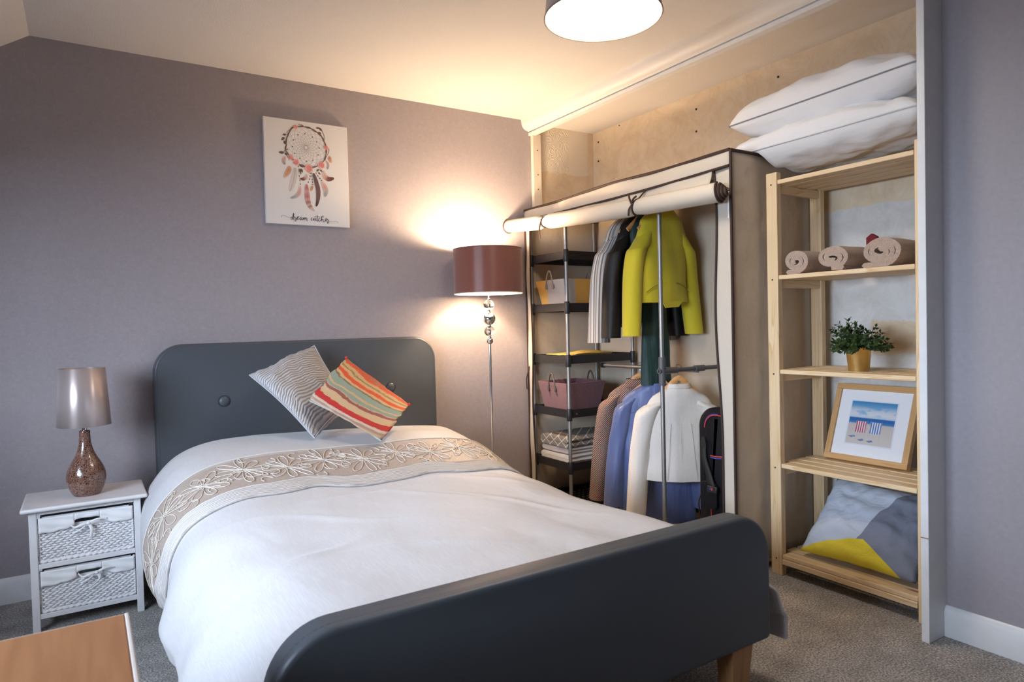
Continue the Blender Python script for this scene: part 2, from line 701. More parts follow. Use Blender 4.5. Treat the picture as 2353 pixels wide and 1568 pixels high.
# ------------------------------------------------------------------ shared materials
WALLP = m_wallpaper()
CARPET = m_carpet()
PLASTER = m_plaster()
CEIL = M('textured_ceiling_paint', (0.74, 0.71, 0.69), 0.85, bump=(160, 0.5, 0.003))
WHITEP = M('white_gloss_paint', (0.80, 0.80, 0.80), 0.35, var=((0.76, 0.76, 0.76), 20))
COVEP = M('white_coving_paint', (0.80, 0.77, 0.74), 0.5)
CREAMP = M('cream_painted_timber', (0.80, 0.72, 0.60), 0.5, var=((0.72, 0.63, 0.50), (8, 8, 2)))
DARKHOLE = M('dark_hole', (0.03, 0.02, 0.015), 0.9)
PINE_X, PINE_Y, PINE_Z = m_pine('X'), m_pine('Y'), m_pine('Z')
LEATHER = m_leather()
CHROME = M('polished_chrome', (0.75, 0.75, 0.76), 0.12, 1.0)
STEEL = M('brushed_steel_tube', (0.34, 0.335, 0.33), 0.45, 0.8)
BLACKP = M('black_plastic', (0.018, 0.018, 0.02), 0.4)
GREYP = M('dark_grey_plastic', (0.10, 0.10, 0.11), 0.45)

# ------------------------------------------------------------------ room shell
XL, XR, YF, YB, ZC = -1.10, 2.450, -1.30, 3.44, 2.35
XA, ZA = 2.865, 2.337         # back of the recess, its ceiling
struct(MB().box(XL - .1, XA + .1, YF - .1, YB + .1, -0.08, 0.0).build('floor', CARPET))
struct(MB().box(XL - .1, 2.40, YB, YB + .1, 0, 2.45).build('wall_back', WALLP))
struct(MB().box(2.40, XA + .1, YB, YB + .1, 0, 2.45).build('wall_recess_side', PLASTER))
wrec = struct(MB().box(XA, XA + .1, 1.0, YB, 0, 2.45).build('wall_recess_back', PLASTER))
struct(MB().box(XR + .002, XA + .1, 1.122, 1.1465, 0, 2.45).build('wall_recess_end', PLASTER))
struct(MB().box(XR, XR + .1, YF - .1, 1.122, 0, 2.45).build('wall_right', WALLP))
# left wall with a window opening, wall behind the camera
wl = MB()
wy0, wy1, wz0, wz1 = 0.45, 2.35, 0.80, 1.62
wl.box(XL - .1, XL, YF - .1, wy0, 0, 1.9)
wl.box(XL - .1, XL, wy1, YB, 0, 1.9)
wl.box(XL - .1, XL, wy0, wy1, 0, wz0)
wl.box(XL - .1, XL, wy0, wy1, wz1, 1.9)
struct(wl.build('wall_left', WALLP, smooth=False))
struct(MB().box(XL - .1, XR + .1, YF - .1, YF, 0, 2.45).build('wall_front', WALLP, smooth=False))


def window(name, bx):
    (x0, x1), (y0, y1), (z0, z1) = bx
    f = MB()
    t = 0.05
    along_y = (y1 - y0) > (x1 - x0)
    if along_y:
        f.box(x0, x1, y0, y0 + t, z0, z1).box(x0, x1, y1 - t, y1, z0, z1).box(x0, x1, y0 + t, y1 - t, z0, z0 + t).box(x0, x1, y0 + t, y1 - t, z1 - t, z1)
        ym = (y0 + y1) / 2
        f.box(x0, x1, ym - .025, ym + .025, z0 + t, z1 - t)
    else:
        f.box(x0, x0 + t, y0, y1, z0, z1).box(x1 - t, x1, y0, y1, z0, z1).box(x0 + t, x1 - t, y0, y1, z0, z0 + t).box(x0 + t, x1 - t, y0, y1, z1 - t, z1)
        xm = (x0 + x1) / 2
        f.box(xm - .025, xm + .025, y0, y1, z0 + t, z1 - t)
    o = struct(f.build(name, WHITEP, smooth=False))
    pm, nt, bs_ = _new('clear_window_pane')
    tr_ = N(nt, 'ShaderNodeBsdfTransparent')
    gl_ = N(nt, 'ShaderNodeBsdfGlossy')
    gl_.inputs['Roughness'].default_value = 0.02
    mx_ = N(nt, 'ShaderNodeMixShader')
    mx_.inputs[0].default_value = 0.06
    L(nt, tr_, 0, mx_, 1)
    L(nt, gl_, 0, mx_, 2)
    L(nt, mx_, 0, nt.nodes['Material Output'], 0)
    xm, ym = (x0 + x1) / 2, (y0 + y1) / 2
    for ya, yb in ((y0 + t, ym - .025), (ym + .025, y1 - t)):
        MB().box(xm - .002, xm + .002, ya, yb, z0 + t, z1 - t).build('pane', pm, o, smooth=False)
    return o


window('window_1', ((XL - .08, XL - .03), (wy0, wy1), (wz0, wz1)))
# ceilings: flat, and the pitched part over the window side
struct(MB().box(-0.151, 2.34, YF - .1, YB + .1, ZC, ZC + .1).build('ceiling', CEIL))
slp = MB()
sl = 0.66
slp.hexa([(XL - .2, YF - .1, ZC - sl * (XL * -1 + .2 - .151)), (-0.151, YF - .1, ZC), (-0.151, YB + .1, ZC), (XL - .2, YB + .1, ZC - sl * (XL * -1 + .2 - .151))],
         [(XL - .2, YF - .1, ZC + .1 - sl * (XL * -1 + .2 - .151)), (-0.151, YF - .1, ZC + .1), (-0.151, YB + .1, ZC + .1), (XL - .2, YB + .1, ZC + .1 - sl * (XL * -1 + .2 - .151))])
struct(slp.build('ceiling_pitched', CEIL, smooth=False))
struct(MB().box(2.34, XA + .1, 1.0, YB + .1, ZA, ZA + .1).build('ceiling_recess', CEIL))
struct(MB().box(2.34, XR + .1, YF - .1, 1.0, ZC, ZC + .1).build('ceiling_strip', CEIL))
# coving along the front of the recess
prof = [(2.296, 2.352), (2.300, 2.340)] + [(2.300 + .042 * (1 - math.cos(a)), 2.340 - .052 * math.sin(a)) for a in [PI / 2 * i / 8 for i in range(1, 9)]] + [(2.350, 2.283), (2.350, 2.352)]
cv = MB().rings([[(x, y, z) for x, z in prof] for y in (1.04, 2.52, 2.524, YB)])
cove = struct(cv.build('trim_1', COVEP, ang=50))
struct(MB().box(2.352, 2.388, 1.04, YB, 2.260, 2.277).box(2.356, 2.376, 1.04, YB, 2.277, 2.345).build('trim_2', WHITEP, smooth=False))
# timber batten on the recess corner
bat = struct(MB().box(2.366, 2.428, 3.415, YB, 0, 2.27).build('trim_3', CREAMP, smooth=False, bevel=.003))
for z in (2.02, 1.93, 2.17):
    o = MB().lathe([(.0035, 0), (.0035, .002)], (0, 0, 0), 10).build('screw_hole', DARKHOLE, bat)
    o.rotation_euler = (R(90), 0, 0)
    o.location = (2.40, 3.4155, z)
# white end panel of the recess
pan = struct(MB().box(2.334, XR + .01, 1.122, 1.147, 0, 2.262).build('trim_4', WHITEP, smooth=False, bevel=.002))
MB().box(2.3325, 2.3345, 1.123, 1.146, 0.352, 0.355).build('scuff', M('brown_scuff', (0.30, 0.18, 0.10), 0.9), pan)
# plug holes in the recess wall
for y, z, r_ in ((3.385, 2.271, .006), (3.387, 2.148, .006), (2.557, 2.251, .006), (2.559, 2.131, .006), (2.043, 2.261, .006), (3.18, 2.325, .004)):
    h = MB().lathe([(r_, 0), (r_, .003)], (0, 0, 0), 10).build('plug_hole', DARKHOLE, wrec)
    h.rotation_euler = (0, R(-90), 0)
    h.location = (XA + .001, y, z)
# baseboards


def skirting(name, x0, x1, y0, y1, ax):
    b = MB()
    hgt, th = 0.105, 0.016
    pr = [(0, 0), (th, 0), (th, hgt - .018), (th * .55, hgt - .005), (th * .2, hgt), (0, hgt)]
    if ax == 'x':     # runs along x, against a wall at y1
        b.rings([[(x, y1 - a, z) for a, z in pr] for x in (x0, x1)])
    elif ax == 'y':   # runs along y against a wall at x1
        b.rings([[(x1 - a, y, z) for a, z in pr] for y in (y0, y1)])
    else:
        b.rings([[(x0 + a, y, z) for a, z in pr] for y in (y0, y1)])
    return struct(b.build(name, WHITEP, ang=30))


skirting('baseboard_back', XL, 2.366, 0, YB, 'x')
skirting('baseboard_right', 0, XR, YF, 1.122, 'y')
skirting('baseboard_left', XL, 0, YF, YB, 'l')


# ------------------------------------------------------------------ bed
bed = thing('double_bed', (0.942, 2.3, 0), 'double bed with slate grey faux leather headboard, footboard and wooden feet', 'bed')


def padded_panel(name, x0, x1, z0, z1, y0, y1, rt, edge=.016):
    mb = MB()
    rs = []
    seq = [(edge, y0), (edge * .45, y0 + edge * .12), (edge * .12, y0 + edge * .45), (0, y0 + edge), (0, y1 - edge), (edge * .3, y1 - edge * .3), (edge, y1)]
    for ins, y in seq:
        rs.append([(x, y, z) for x, z in rrect(x0 + ins, x1 - ins, z0 + ins, z1 - ins, rt - ins, .012, 12)])
    mb.rings(rs)
    return mb.build(name, LEATHER, bed, ang=60)


SEAM = M('dark_seam_piping', (0.035, 0.038, 0.045), 0.5)


def outline_tube(x0, x1, z0, z1, rt, y, r_):
    pts = rrect(x0, x1, z0, z1, rt, .012, 12)
    return MB().tube([(x, y, z) for x, z in pts], r_, 6, closed=True)


HB = padded_panel('headboard', 0.252, 1.632, 0.08, 1.045, 3.345, 3.425, 0.125)
outline_tube(.264, 1.620, .092, 1.033, .113, 3.3485, .004).build('piping', LEATHER, HB)
for bx, bz in ((.538, .774), (1.362, .780)):
    b = MB()
    b.lathe([(.0235, -.003), (.0225, .004), (.018, .008), (.009, .0105), (.001, .011)], (0, 0, 0), 28)
    o = b.build('button', LEATHER, HB)
    o.rotation_euler = (R(90), 0, 0)
    o.location = (bx, 3.3455, bz)
    MB().tube([(bx + .026 * math.cos(a), 3.3452, bz + .026 * math.sin(a)) for a in [2 * PI * i / 28 for i in range(28)]], .002, 6, closed=True).build('button_crease', SEAM, HB)
FB = padded_panel('footboard', 0.252, 1.632, 0.18, 0.548, 1.212, 1.292, 0.125, .013)
outline_tube(.257, 1.627, .185, .543, .120, 1.2195, .0032).build('piping', SEAM, FB)
# stitching along the top of the footboard
st = MB()
sp = rrect(.2525, 1.6315, .1805, .5475, .1245, .012, 24)
sp = [p for p in sp if p[1] > .26]
cum = 0
pp = [Vector((x, 1.236, z)) for x, z in sp]
fine = []
for a, b in zip(pp[:-1], pp[1:]):
    k = max(1, int((b - a).length / .0035))
    fine += [a.lerp(b, i / k) for i in range(k)]
for i in range(0, len(fine) - 3, 3):
    st.tube([fine[i], fine[i + 2]], .0009, 4)
stuff(st.build('stitching', SEAM, FB))
for sx in (.262, 1.597):
    MB().box(sx, sx + .025, 1.292, 3.345, .16, .33).build('side_rail', LEATHER, bed, smooth=False, bevel=.006)
OAKL = m_pine('Z', (0.62, 0.42, 0.26), 'oak_stained')
for lx in (.30, 1.475):
    for ly in (1.222, 3.36):
        t = .008
        MB().hexa([(lx + .016, ly + .014, 0), (lx + .074, ly + .014, 0), (lx + .074, ly + .062, 0), (lx + .016, ly + .062, 0)],
                  [(lx, ly, .19), (lx + .092, ly, .19), (lx + .092, ly + .06, .19), (lx, ly + .06, .19)]).build('leg', OAKL, bed, smooth=False, bevel=.004)
MAT = M('white_mattress_ticking', (.75, .74, .72), .8)
tag(MB().box(.29, 1.595, 1.305, 3.335, .20, .43).build('mattress', MAT, bevel=.04, bseg=4), 'white mattress under the duvet between headboard and footboard', 'mattress')

# ------------------------------------------------------------------ duvet
DY = [1.20, 1.34, 1.60, 2.30, 2.42, 2.50, 2.62, 2.75, 2.90, 3.05, 3.20, 3.33]
DZ = [.470, .497, .505, .505, .510, .528, .565, .597, .622, .632, .615, .555]


def duvet_top(y):
    return lin(y, DY, DZ)


def duvet_profile(y):
    zt = duvet_top(y)
    e = lin(y, [1.20, 1.5, 2.2, 2.9, 3.3], [0, .012, .0, .006, .022])
    hemz = .165 + .05 * max(0, (y - 3.0) / .33) + .012 * math.sin(y * 6)
    xl = .172 + .010 * math.sin(y * 5.2 + 1) + e
    hz = max(hemz + .06, zt - .26)
    pts = [(xl + .018, hemz), (xl + .002, hemz + .05), (xl, hz), (.212 + e, zt - .145), (.292 + e, zt - .052), (.42, zt - .004), (.60, zt + .004), (.95, zt - .003 + .012 * (y < 2.3)),
           (1.25, zt - .012), (1.42, zt - .022), (1.545, zt - .052), (1.638, zt - .135), (1.695, zt - .25), (1.715, .22), (1.712, .145)]
    return crom([(a, 0, b) for a, b in pts], 8)


_pc = {}


def duvet_pt(s, y, off=0.0, foot=True):
    key = round(y, 4)
    if key not in _pc:
        P = duvet_profile(y)
        d = [0.0]
        for a, b in zip(P[:-1], P[1:]):
            d.append(d[-1] + (b - a).length)
        _pc[key] = (P, d)
    P, d = _pc[key]
    L_ = s * d[-1]
    lo, hi = 0, len(d) - 1
    while hi - lo > 1:
        mid = (lo + hi) // 2
        if d[mid] <= L_:
            lo = mid
        else:
            hi = mid
    t = (L_ - d[lo]) / max(1e-9, d[hi] - d[lo])
    p = P[lo].lerp(P[hi], t)
    tg = (P[hi] - P[lo]).normalized()
    nrm = Vector((-tg.z, 0, tg.x))
    # cloth waviness
    a = nz((p.x * 2.2, y * 2.0, p.z * 2), 1.0, 4.2) * .012 + nz((p.x * 6 + y * 3.5, y * 3.0 - p.x * 2, p.z * 5), 1.0, 9.1) * .005
    sd = max(0.0, min(1.0, (duvet_top(y) - .08 - p.z) / .2))
    a += sd * (math.sin(y * 9 + 2.2 * math.sin(y * 3.1)) * .014 + nz((p.x, y * 7, p.z * 3), 1.0, 2.0) * .014)
    # long soft creases on the top
    c = math.sin((p.x * 0.9 + y * 1.5) * 7 + nz((p.x, y, 0), 2.0, 5) * 4) * .003 * (1 - sd)
    # a few sharper fold lines fanning out over the top
    for fx_, fy_, ang_, ln_, h_ in ((.62, 2.05, .55, .30, .007), (.95, 2.20, .75, .34, .006), (1.25, 1.85, .95, .26, .006), (.80, 1.62, .35, .26, .006), (1.32, 2.28, .6, .22, .005), (.45, 1.75, -.5, .22, .006)):
        dx_, dy_ = p.x - fx_, y - fy_
        al_ = dx_ * math.cos(ang_) - dy_ * math.sin(ang_)
        ac_ = dx_ * math.sin(ang_) + dy_ * math.cos(ang_) + .03 * math.sin(al_ * 9)
        c += h_ * math.exp(-(al_ / ln_) ** 2 - (ac_ / .018) ** 2) * (1 - sd)
    q = p + nrm * (a + c + off)
    return Vector((q.x, y, q.z))


def duvet_fn(u, v):
    # v = 0 at the head, 1 at the foot; the sides hang past the footboard
    y = 3.335 + (1.296 - 3.335) * v
    p = duvet_pt(u, y)
    k = max(0.0, (v - .93) / .07)
    sidek = 0.0
    if p.x > 1.645:
        sidek = min(1, (p.x - 1.645) / .02)
    if p.x < .235:
        sidek = min(1, (.235 - p.x) / .02)
    p.y -= k * .065 * sidek
    if p.x > 1.645:
        p.x += k * .022 * sidek
    if k > 0 and sidek == 0:
        p.z -= k * k * .02
    return p


DUV = m_duvet('white_slub_satin', (0.565, 0.545, 0.545), (0.615, 0.595, 0.595))
BAND = m_duvet('beige_organza_band', (0.37, 0.285, 0.23), (0.45, 0.36, 0.30))
PLEAT = m_stripes('cream_pleated_trim', [(0, (.24, .21, .19)), (.10, (.52, .48, .45)), (.25, (.64, .60, .57)), (.9, (.62, .58, .55))], 8.0, axis=1, warp=.02, warpscale=30.0, interp='LINEAR', rough=.6)  # dark line per pleat: crease shade painted into the colour, along with stitching
EMB = M('ivory_embroidery_thread', (0.74, 0.67, 0.58), 0.4, sheen=.3)
DUVO = thing('duvet', (.942, 2.3, .5), 'white duvet with beige embroidered flower band spread over the bed', 'duvet')
MB().grid(duvet_fn, 150, 150).build('cover', DUV, DUVO, ang=180, recalc=False, solid=.012, soff=1)
YB0, YB1, YP1 = 2.752, 2.512, 2.425


def wob(s):
    return .006 * math.sin(s * 23) + .004 * math.sin(s * 51 + 1)


MB().grid(lambda u, v: duvet_pt(.004 + u * .992, lerp(YB0, YB1, v) + wob(u) * v, .0045 + .0015 * math.sin(v * 40) * math.sin(u * 190) * 0), 160, 14).build('embroidered_band', BAND, DUVO, ang=180, recalc=False, solid=.003, soff=1)
mb = MB()
mb.tube([duvet_pt(.004 + .992 * i / 160, YB0, .006) for i in range(161)], .0022, 5)
mb.build('band_edge_cord', EMB, DUVO)


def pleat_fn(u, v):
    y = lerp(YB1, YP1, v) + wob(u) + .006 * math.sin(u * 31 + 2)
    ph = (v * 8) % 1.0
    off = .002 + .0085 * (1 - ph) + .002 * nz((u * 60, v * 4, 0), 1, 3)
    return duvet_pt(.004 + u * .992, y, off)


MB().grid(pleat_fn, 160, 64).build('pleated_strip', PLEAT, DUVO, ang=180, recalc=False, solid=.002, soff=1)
# embroidered flowers: looped petals, curls and leaves worked on the band
em = MB()
rng = random.Random(3)
arc_len = 2.1
nfl = 13
for k in range(nfl):
    s0 = .03 + .94 * (k + .5) / nfl
    yc = (YB0 + YB1) / 2 + (.018 if k % 2 else -.014)
    a0 = rng.random() * 6
    for p_ in range(8):
        a = a0 + p_ * PI / 4
        ln = rng.uniform(.072, .098)
        wd = rng.uniform(.016, .024)
        loop = []
        for i in range(15):
            t = i / 14 * 2 * PI
            rr = .012 + ln * (1 - math.cos(t)) / 2
            ww = wd * math.sin(t) * (0.4 + .6 * (1 - math.cos(t)) / 2)
            du = math.cos(a) * rr - math.sin(a) * ww
            dv = math.sin(a) * rr + math.cos(a) * ww
            y = min(YB0 - .004, max(YB1 + .006, yc + dv))
            loop.append(duvet_pt(min(.995, max(.005, s0 + du / arc_len)), y, .0072))
        em.tube(loop, .0015, 4, up=None)
    # centre stitches
    for p_ in range(9):
        a = a0 + p_ * .7
        em.tube([duvet_pt(s0, yc, .0078), duvet_pt(s0 + math.cos(a) * .016 / arc_len, yc + math.sin(a) * .016, .008)], .0013, 4)
    for c_ in range(6):
        cx_ = s0 + rng.uniform(-.042, .042)
        cy_ = rng.uniform(YB1 + .02, YB0 - .02)
        a1 = rng.random() * 6
        cur = []
        for i in range(9):
            t = i / 8
            rr = .028 * (1 - t * .5)
            cur.append(duvet_pt(min(.995, max(.005, cx_ + math.cos(a1 + t * 3.4) * rr / arc_len)), min(YB0 - .004, max(YB1 + .004, cy_ + math.sin(a1 + t * 3.4) * rr)), .0072))
        em.tube(cur, .0016, 4)
stuff(em.build('flower_embroidery', EMB, DUVO))

# ------------------------------------------------------------------ bed cushions
GSTR = m_stripes('silver_white_ripple_cloth', [(0, (.16, .145, .14)), (.22, (.50, .48, .48)), (.6, (.64, .63, .64)), (.95, (.42, .40, .40))], 30, axis=1, warp=.075, warpscale=4.5, bump=.8, interp='LINEAR', bdist=.004)
o = thing('scatter_cushion', (.86, 3.07, .62), 'silver and white ripple-striped cushion leaning on the headboard', 'cushion', 'cushions on the bed')
mb = MB()
lp = cushion(mb, (.602, 3.12, .905), (.945, 3.275, 1.023), (1.085, 3.15, .735), (.815, 2.865, .628), .18, 36, .10, .012, 1.3, 2.3, 0, .56)
mb.build('cover', GSTR, o, merge=.0005, ang=180)
MB().tube(lp, .0035, 6, closed=True).build('piping', M('grey_piping_cord', (.50, .49, .50), .7), o)
CSTR = m_stripes('painterly_striped_tapestry', [
    (0, (.30, .22, .16)), (.035, (.52, .40, .29)), (.10, (.40, .27, .22)), (.16, (.62, .52, .42)), (.215, (.52, .030, .030)), (.335, (.60, .44, .27)),
    (.47, (.30, .10, .09)), (.525, (.55, .40, .25)), (.545, (.26, .35, .30)), (.60, (.60, .42, .22)), (.635, (.27, .36, .31)), (.735, (.22, .14, .07)), (.76, (.60, .43, .22)),
    (.80, (.68, .09, .03)), (.865, (.58, .40, .19)), (.91, (.30, .20, .11)), (.93, (.56, .38, .18)), (.965, (.62, .10, .04))], 1.0, axis=1, warp=.05, warpscale=3.0,
    speck=(16.0, .075, (1, 6, 1)))
o = thing('scatter_cushion', (1.06, 2.95, .60), 'multicoloured painterly striped cushion in red, teal and tan on the bed', 'cushion', 'cushions on the bed')
mb = MB()
lp = cushion(mb, (.804, 2.91, .790), (1.050, 2.695, .612), (1.295, 2.945, .728), (1.062, 3.16, .962), .18, 36, .09, .013, 5.7, 2.3, 0, .56)
mb.build('cover', CSTR, o, merge=.0005, ang=180)
MB().tube(lp[:37], .0028, 6).build('piping', M('pale_blue_zip_piping', (.45, .55, .53), .6), o)
for cp in (lp[72], lp[108]):
    MB().sphere(cp, .008, 6).build('corner_tab', M('red_corner_tab', (.55, .04, .03), .8), o)


# ------------------------------------------------------------------ nightstand
NSW = M('white_painted_wood', (.78, .76, .76), .4, var=((.72, .70, .70), 14))
WICK = M('white_painted_wicker', (.74, .72, .72), .6, var=((.82, .80, .80), 60))
LINEN = M('white_cotton_liner', (.82, .81, .80), .85, bump=(30, .4, .004))
NS = thing('nightstand', (-.02, 3.15, 0), 'small white nightstand with two wicker basket drawers beside the bed', 'nightstand')
nx0, nx1, ny0, ny1, nzt = -.197, .164, 3.012, 3.30, .452
mb = MB()
mb.box(nx0 - .024, nx1 + .024, ny0 - .022, ny1 + .008, nzt, nzt + .016)
mb.build('top', NSW, NS, smooth=True, bevel=.007, bseg=3)
lw = .024
for lx in (nx0, nx1 - lw):
    for ly in (ny0, ny1 - lw):
        MB().box(lx, lx + lw, ly, ly + lw, 0, nzt).build('leg', NSW, NS, smooth=False, bevel=.002)
for z0, z1 in ((.437, .452), (.236, .254), (.050, .068)):
    MB().box(nx0 + lw, nx1 - lw, ny0 + .003, ny0 + .020, z0, z1).build('rail', NSW, NS, smooth=False, bevel=.0015)
    MB().box(nx0 + lw, nx1 - lw, ny1 - .020, ny1 - .003, z0, z1).build('rail', NSW, NS, smooth=False)
for sx in (nx0 + .003, nx1 - .019):
    for z0, z1 in ((.43, .452), (.236, .254), (.050, .068)):
        MB().box(sx, sx + .016, ny0 + lw, ny1 - lw, z0, z1).build('side_rail', NSW, NS, smooth=False)
MB().box(nx0 + lw, nx1 - lw, ny1 - .012, ny1 - .006, .068, .437).build('back_panel', NSW, NS, smooth=False)
for di, (z0, z1) in enumerate(((.2545, .425), (.0685, .226))):
    bx0, bx1, by0, by1 = nx0 + lw + .006, nx1 - lw - .006, ny0 + .014, ny1 - .03
    mb = MB()
    # thin inner box carrying the weave
    t = .006
    yi = by0 + .006
    mb.box(bx0 + .004, bx1 - .004, yi, yi + t, z0 + .002, z1 - .052).box(bx0 + .004, bx0 + .01, yi, by1, z0, z1).box(bx1 - .01, bx1 - .004, yi, by1, z0, z1).box(bx0, bx1, by1 - t, by1, z0, z1).box(bx0, bx1, yi, by1, z0, z0 + .006)
    mb.box(bx0 + .004, -.060, yi, yi + t, z1 - .052, z1).box(.030, bx1 - .004, yi, yi + t, z1 - .052, z1).box(-.060, .030, yi, yi + t, z1 - .020, z1).box(-.060, .030, yi, yi + t, z1 - .052, z1 - .038)
    dr = mb.build('basket_drawer', WICK, NS, smooth=False)
    wv = MB()
    nrow = 13
    zt = z1 - .052
    for r_ in range(nrow):
        zz = z0 + .006 + (zt - z0 - .006) * (r_ + .5) / nrow
        ph = PI * (r_ % 2)
        pts = []
        for i in range(113):
            x = bx0 + (bx1 - bx0) * i / 112
            pts.append((x, by0 + .002 - .0036 * math.sin(i / 112 * PI * 28 + ph), zz + .0010 * math.sin(i * .9 + r_)))
        wv.tube(pts, .0047, 5)
    for sgx in (bx0, bx1):
        for i in range(int((z1 - z0) / .009)):
            zz = z0 + .004 + i * .009
            wv.tube([(sgx + .002, by0 + .008, zz), (sgx - .000, by0 - .002, zz + .004), (sgx, by0 + .001, zz + .009)], .0045, 5)
    for i in range(29):
        x = bx0 + (bx1 - bx0) * (i + .25) / 28
        if x < bx1:
            wv.tube([(x, by0 + .003, z0 + .004), (x, by0 + .003, zt)], .0028, 5)
    pts = [(bx0 + (bx1 - bx0) * i / 60, by0 - .002 + .002 * math.sin(i * 1.6), z0 + .005 + .0015 * math.cos(i * 1.6)) for i in range(61)]
    wv.tube(pts, .0058, 6)
    stuff(wv.build('wicker_weave', WICK, dr, ang=180))

    def liner(xa, xb, zlo, zhi, k):
        def fn(u, v):
            x = lerp(xa, xb, u)
            lo = zlo(u) if callable(zlo) else zlo
            z = lerp(lo, zhi, v)
            return (x, by0 - .0075 - .0025 * math.sin(u * 9 + k) * (1 - v) - .0016 * math.sin(v * 11 + u * 5), z)
        return fn
    lb = MB()
    lb.grid(liner(bx0 - .001, -.056, lambda u: z1 - .058 + .020 * max(0, (u - .45)) + .002 * math.sin(u * 14), z1 - .001, 1), 20, 8)
    lb.grid(liner(-.056, .026, lambda u: z1 - .0215 - .006 * (2 * u - 1) ** 8, z1 - .001, 2), 16, 3)
    lb.grid(liner(.026, bx1 + .001, lambda u: z1 - .040 - .016 * min(1, u / .5) + .002 * math.sin(u * 14), z1 - .001, 3), 20, 8)
    lb.build('liner', LINEN, dr, ang=180, merge=.0006, solid=.0025)
    # tied bow under the handle slot
    bw = MB()
    kx, kz = -.012 + .02 * di, z1 - .042 + .006 * di
    yb_ = by0 - .016
    sd = lambda i: Vector((0, .25, 1)).normalized()
    for sg in (-1, 1):
        bw.strip(crom([(kx, yb_, kz), (kx + sg * .022, yb_ - .006, kz + .006 * sg + .004), (kx + sg * .045, yb_ + .002, kz + .010 * sg), (kx + sg * .060, yb_ + .006, kz + .006)], 5), [.004] * 16, sd)
    bw.strip(crom([(kx, yb_, kz), (kx - .024, yb_ - .004, kz - .018), (kx - .052, yb_, kz - .032)], 6), [.003] * 13, sd)
    bw.strip(crom([(kx, yb_, kz), (kx + .010, yb_ - .005, kz - .025), (kx + .006 - .03 * di, yb_ - .002, kz - .055)], 6), [.006] * 13, lambda i: Vector((1, .2, .2)).normalized())
    bw.sphere((kx, yb_ - .002, kz), .007, 6)
    bw.build('bow', LINEN, dr, solid=.0015)

# ------------------------------------------------------------------ table lamp


def m_crackle():
    m, nt, bs = _new('bronze_crackle_glass_mosaic')
    mp = coords(nt, 'Object', (150, 150, 150))
    v = N(nt, 'ShaderNodeTexVoronoi', i_Scale=1.0)
    v.feature = 'DISTANCE_TO_EDGE'
    L(nt, mp, 0, v, 0)
    v2 = N(nt, 'ShaderNodeTexVoronoi', i_Scale=1.0)
    L(nt, mp, 0, v2, 0)
    sp_ = N(nt, 'ShaderNodeSeparateColor')
    L(nt, v2, 'Color', sp_, 0)
    r = ramp(nt, [(0, (.05, .016, .010)), (.5, (.11, .042, .026)), (1, (.20, .095, .065))])
    nt.links.new(sp_.outputs[0], r.inputs[0])
    e = ramp(nt, [(.05, (1, 1, 1)), (.10, (0, 0, 0))])
    L(nt, v, 'Distance', e, 0)
    c = mix_rgb(nt, e.outputs[0], r.outputs[0], (.26, .15, .11))
    nt.links.new(c, bs.inputs['Base Color'])
    bs.inputs['Roughness'].default_value = .16
    bs.inputs['Coat Weight'].default_value = .6
    add_bump(nt, bs, v.outputs['Distance'], .25, .002)
    return m


TL = thing('table_lamp', (-.013, 3.135, .468), 'table lamp with bronze crackle-glass bottle base and silver satin shade on nightstand', 'lamp')
prof = [(.001, 0), (.040, 0), (.048, .004), (.060, .028), (.067, .055), (.068, .075), (.064, .097), (.052, .125), (.038, .150), (.027, .178), (.021, .205), (.019, .235), (.019, .250), (.015, .254), (.001, .254)]
prof2 = [(a.x, a.z) for a in crom([(p[0], 0, p[1]) for p in prof], 3)]
MB().lathe(prof2, (-.013, 3.135, .4685), 40).build('base', m_crackle(), TL, ang=70)
MB().lathe([(.009, 0), (.009, .03), (.014, .032), (.014, .06)], (-.013, 3.135, .722), 20).build('lamp_holder', CHROME, TL)
mb = MB()
sh = [(.093, .742), (.0795, .968)]
mb.rings([[(-.013 + r_ * math.cos(2 * PI * j / 56), 3.135 + r_ * math.sin(2 * PI * j / 56), z) for j in range(56)] for r_, z in sh], False, False)
SATIN = M('silver_satin_shade_cloth', (.60, .50, .47), .36, .6)
aniso(SATIN, .9)
mb.build('shade', SATIN, TL, ang=180, solid=.0015)
mb = MB()
for k in range(3):
    a = k * 2 * PI / 3
    mb.tube([(-.013, 3.135, .95), (-.013 + .0795 * math.cos(a), 3.135 + .0795 * math.sin(a), .962)], .0012, 5)
mb.tube([(-.013, 3.135, .78), (-.013, 3.135, .952)], .0015, 5)
mb.build('shade_carrier', CHROME, TL)

# ------------------------------------------------------------------ floor lamp
fx, fy = 1.895, 3.20
FL = thing('floor_lamp', (fx, fy, 0), 'lit floor lamp with maroon drum shade and chrome and glass balls', 'lamp')
m, nt, bs = _new('maroon_silk_shade')
bs.inputs['Base Color'].default_value = (.23, .085, .062, 1)
bs.inputs['Roughness'].default_value = .38
bs.inputs['Sheen Weight'].default_value = .3
bs.inputs['Transmission Weight'].default_value = 0
mp = coords(nt, 'Object', (3, 3, 500))
n_ = N(nt, 'ShaderNodeTexNoise', i_Scale=1.0)
L(nt, mp, 0, n_, 0)
add_bump(nt, bs, n_.outputs[0], .1, .0006)
tr = N(nt, 'ShaderNodeBsdfTranslucent')
tr.inputs[0].default_value = (.55, .10, .06, 1)
mx = N(nt, 'ShaderNodeMixShader')
mx.inputs[0].default_value = .16
out = nt.nodes['Material Output']
L(nt, bs, 0, mx, 1)
L(nt, tr, 0, mx, 2)
L(nt, mx, 0, out, 0)
MAROON = m
aniso(MAROON, .8)
z0, z1, sr = 1.272, 1.516, .190
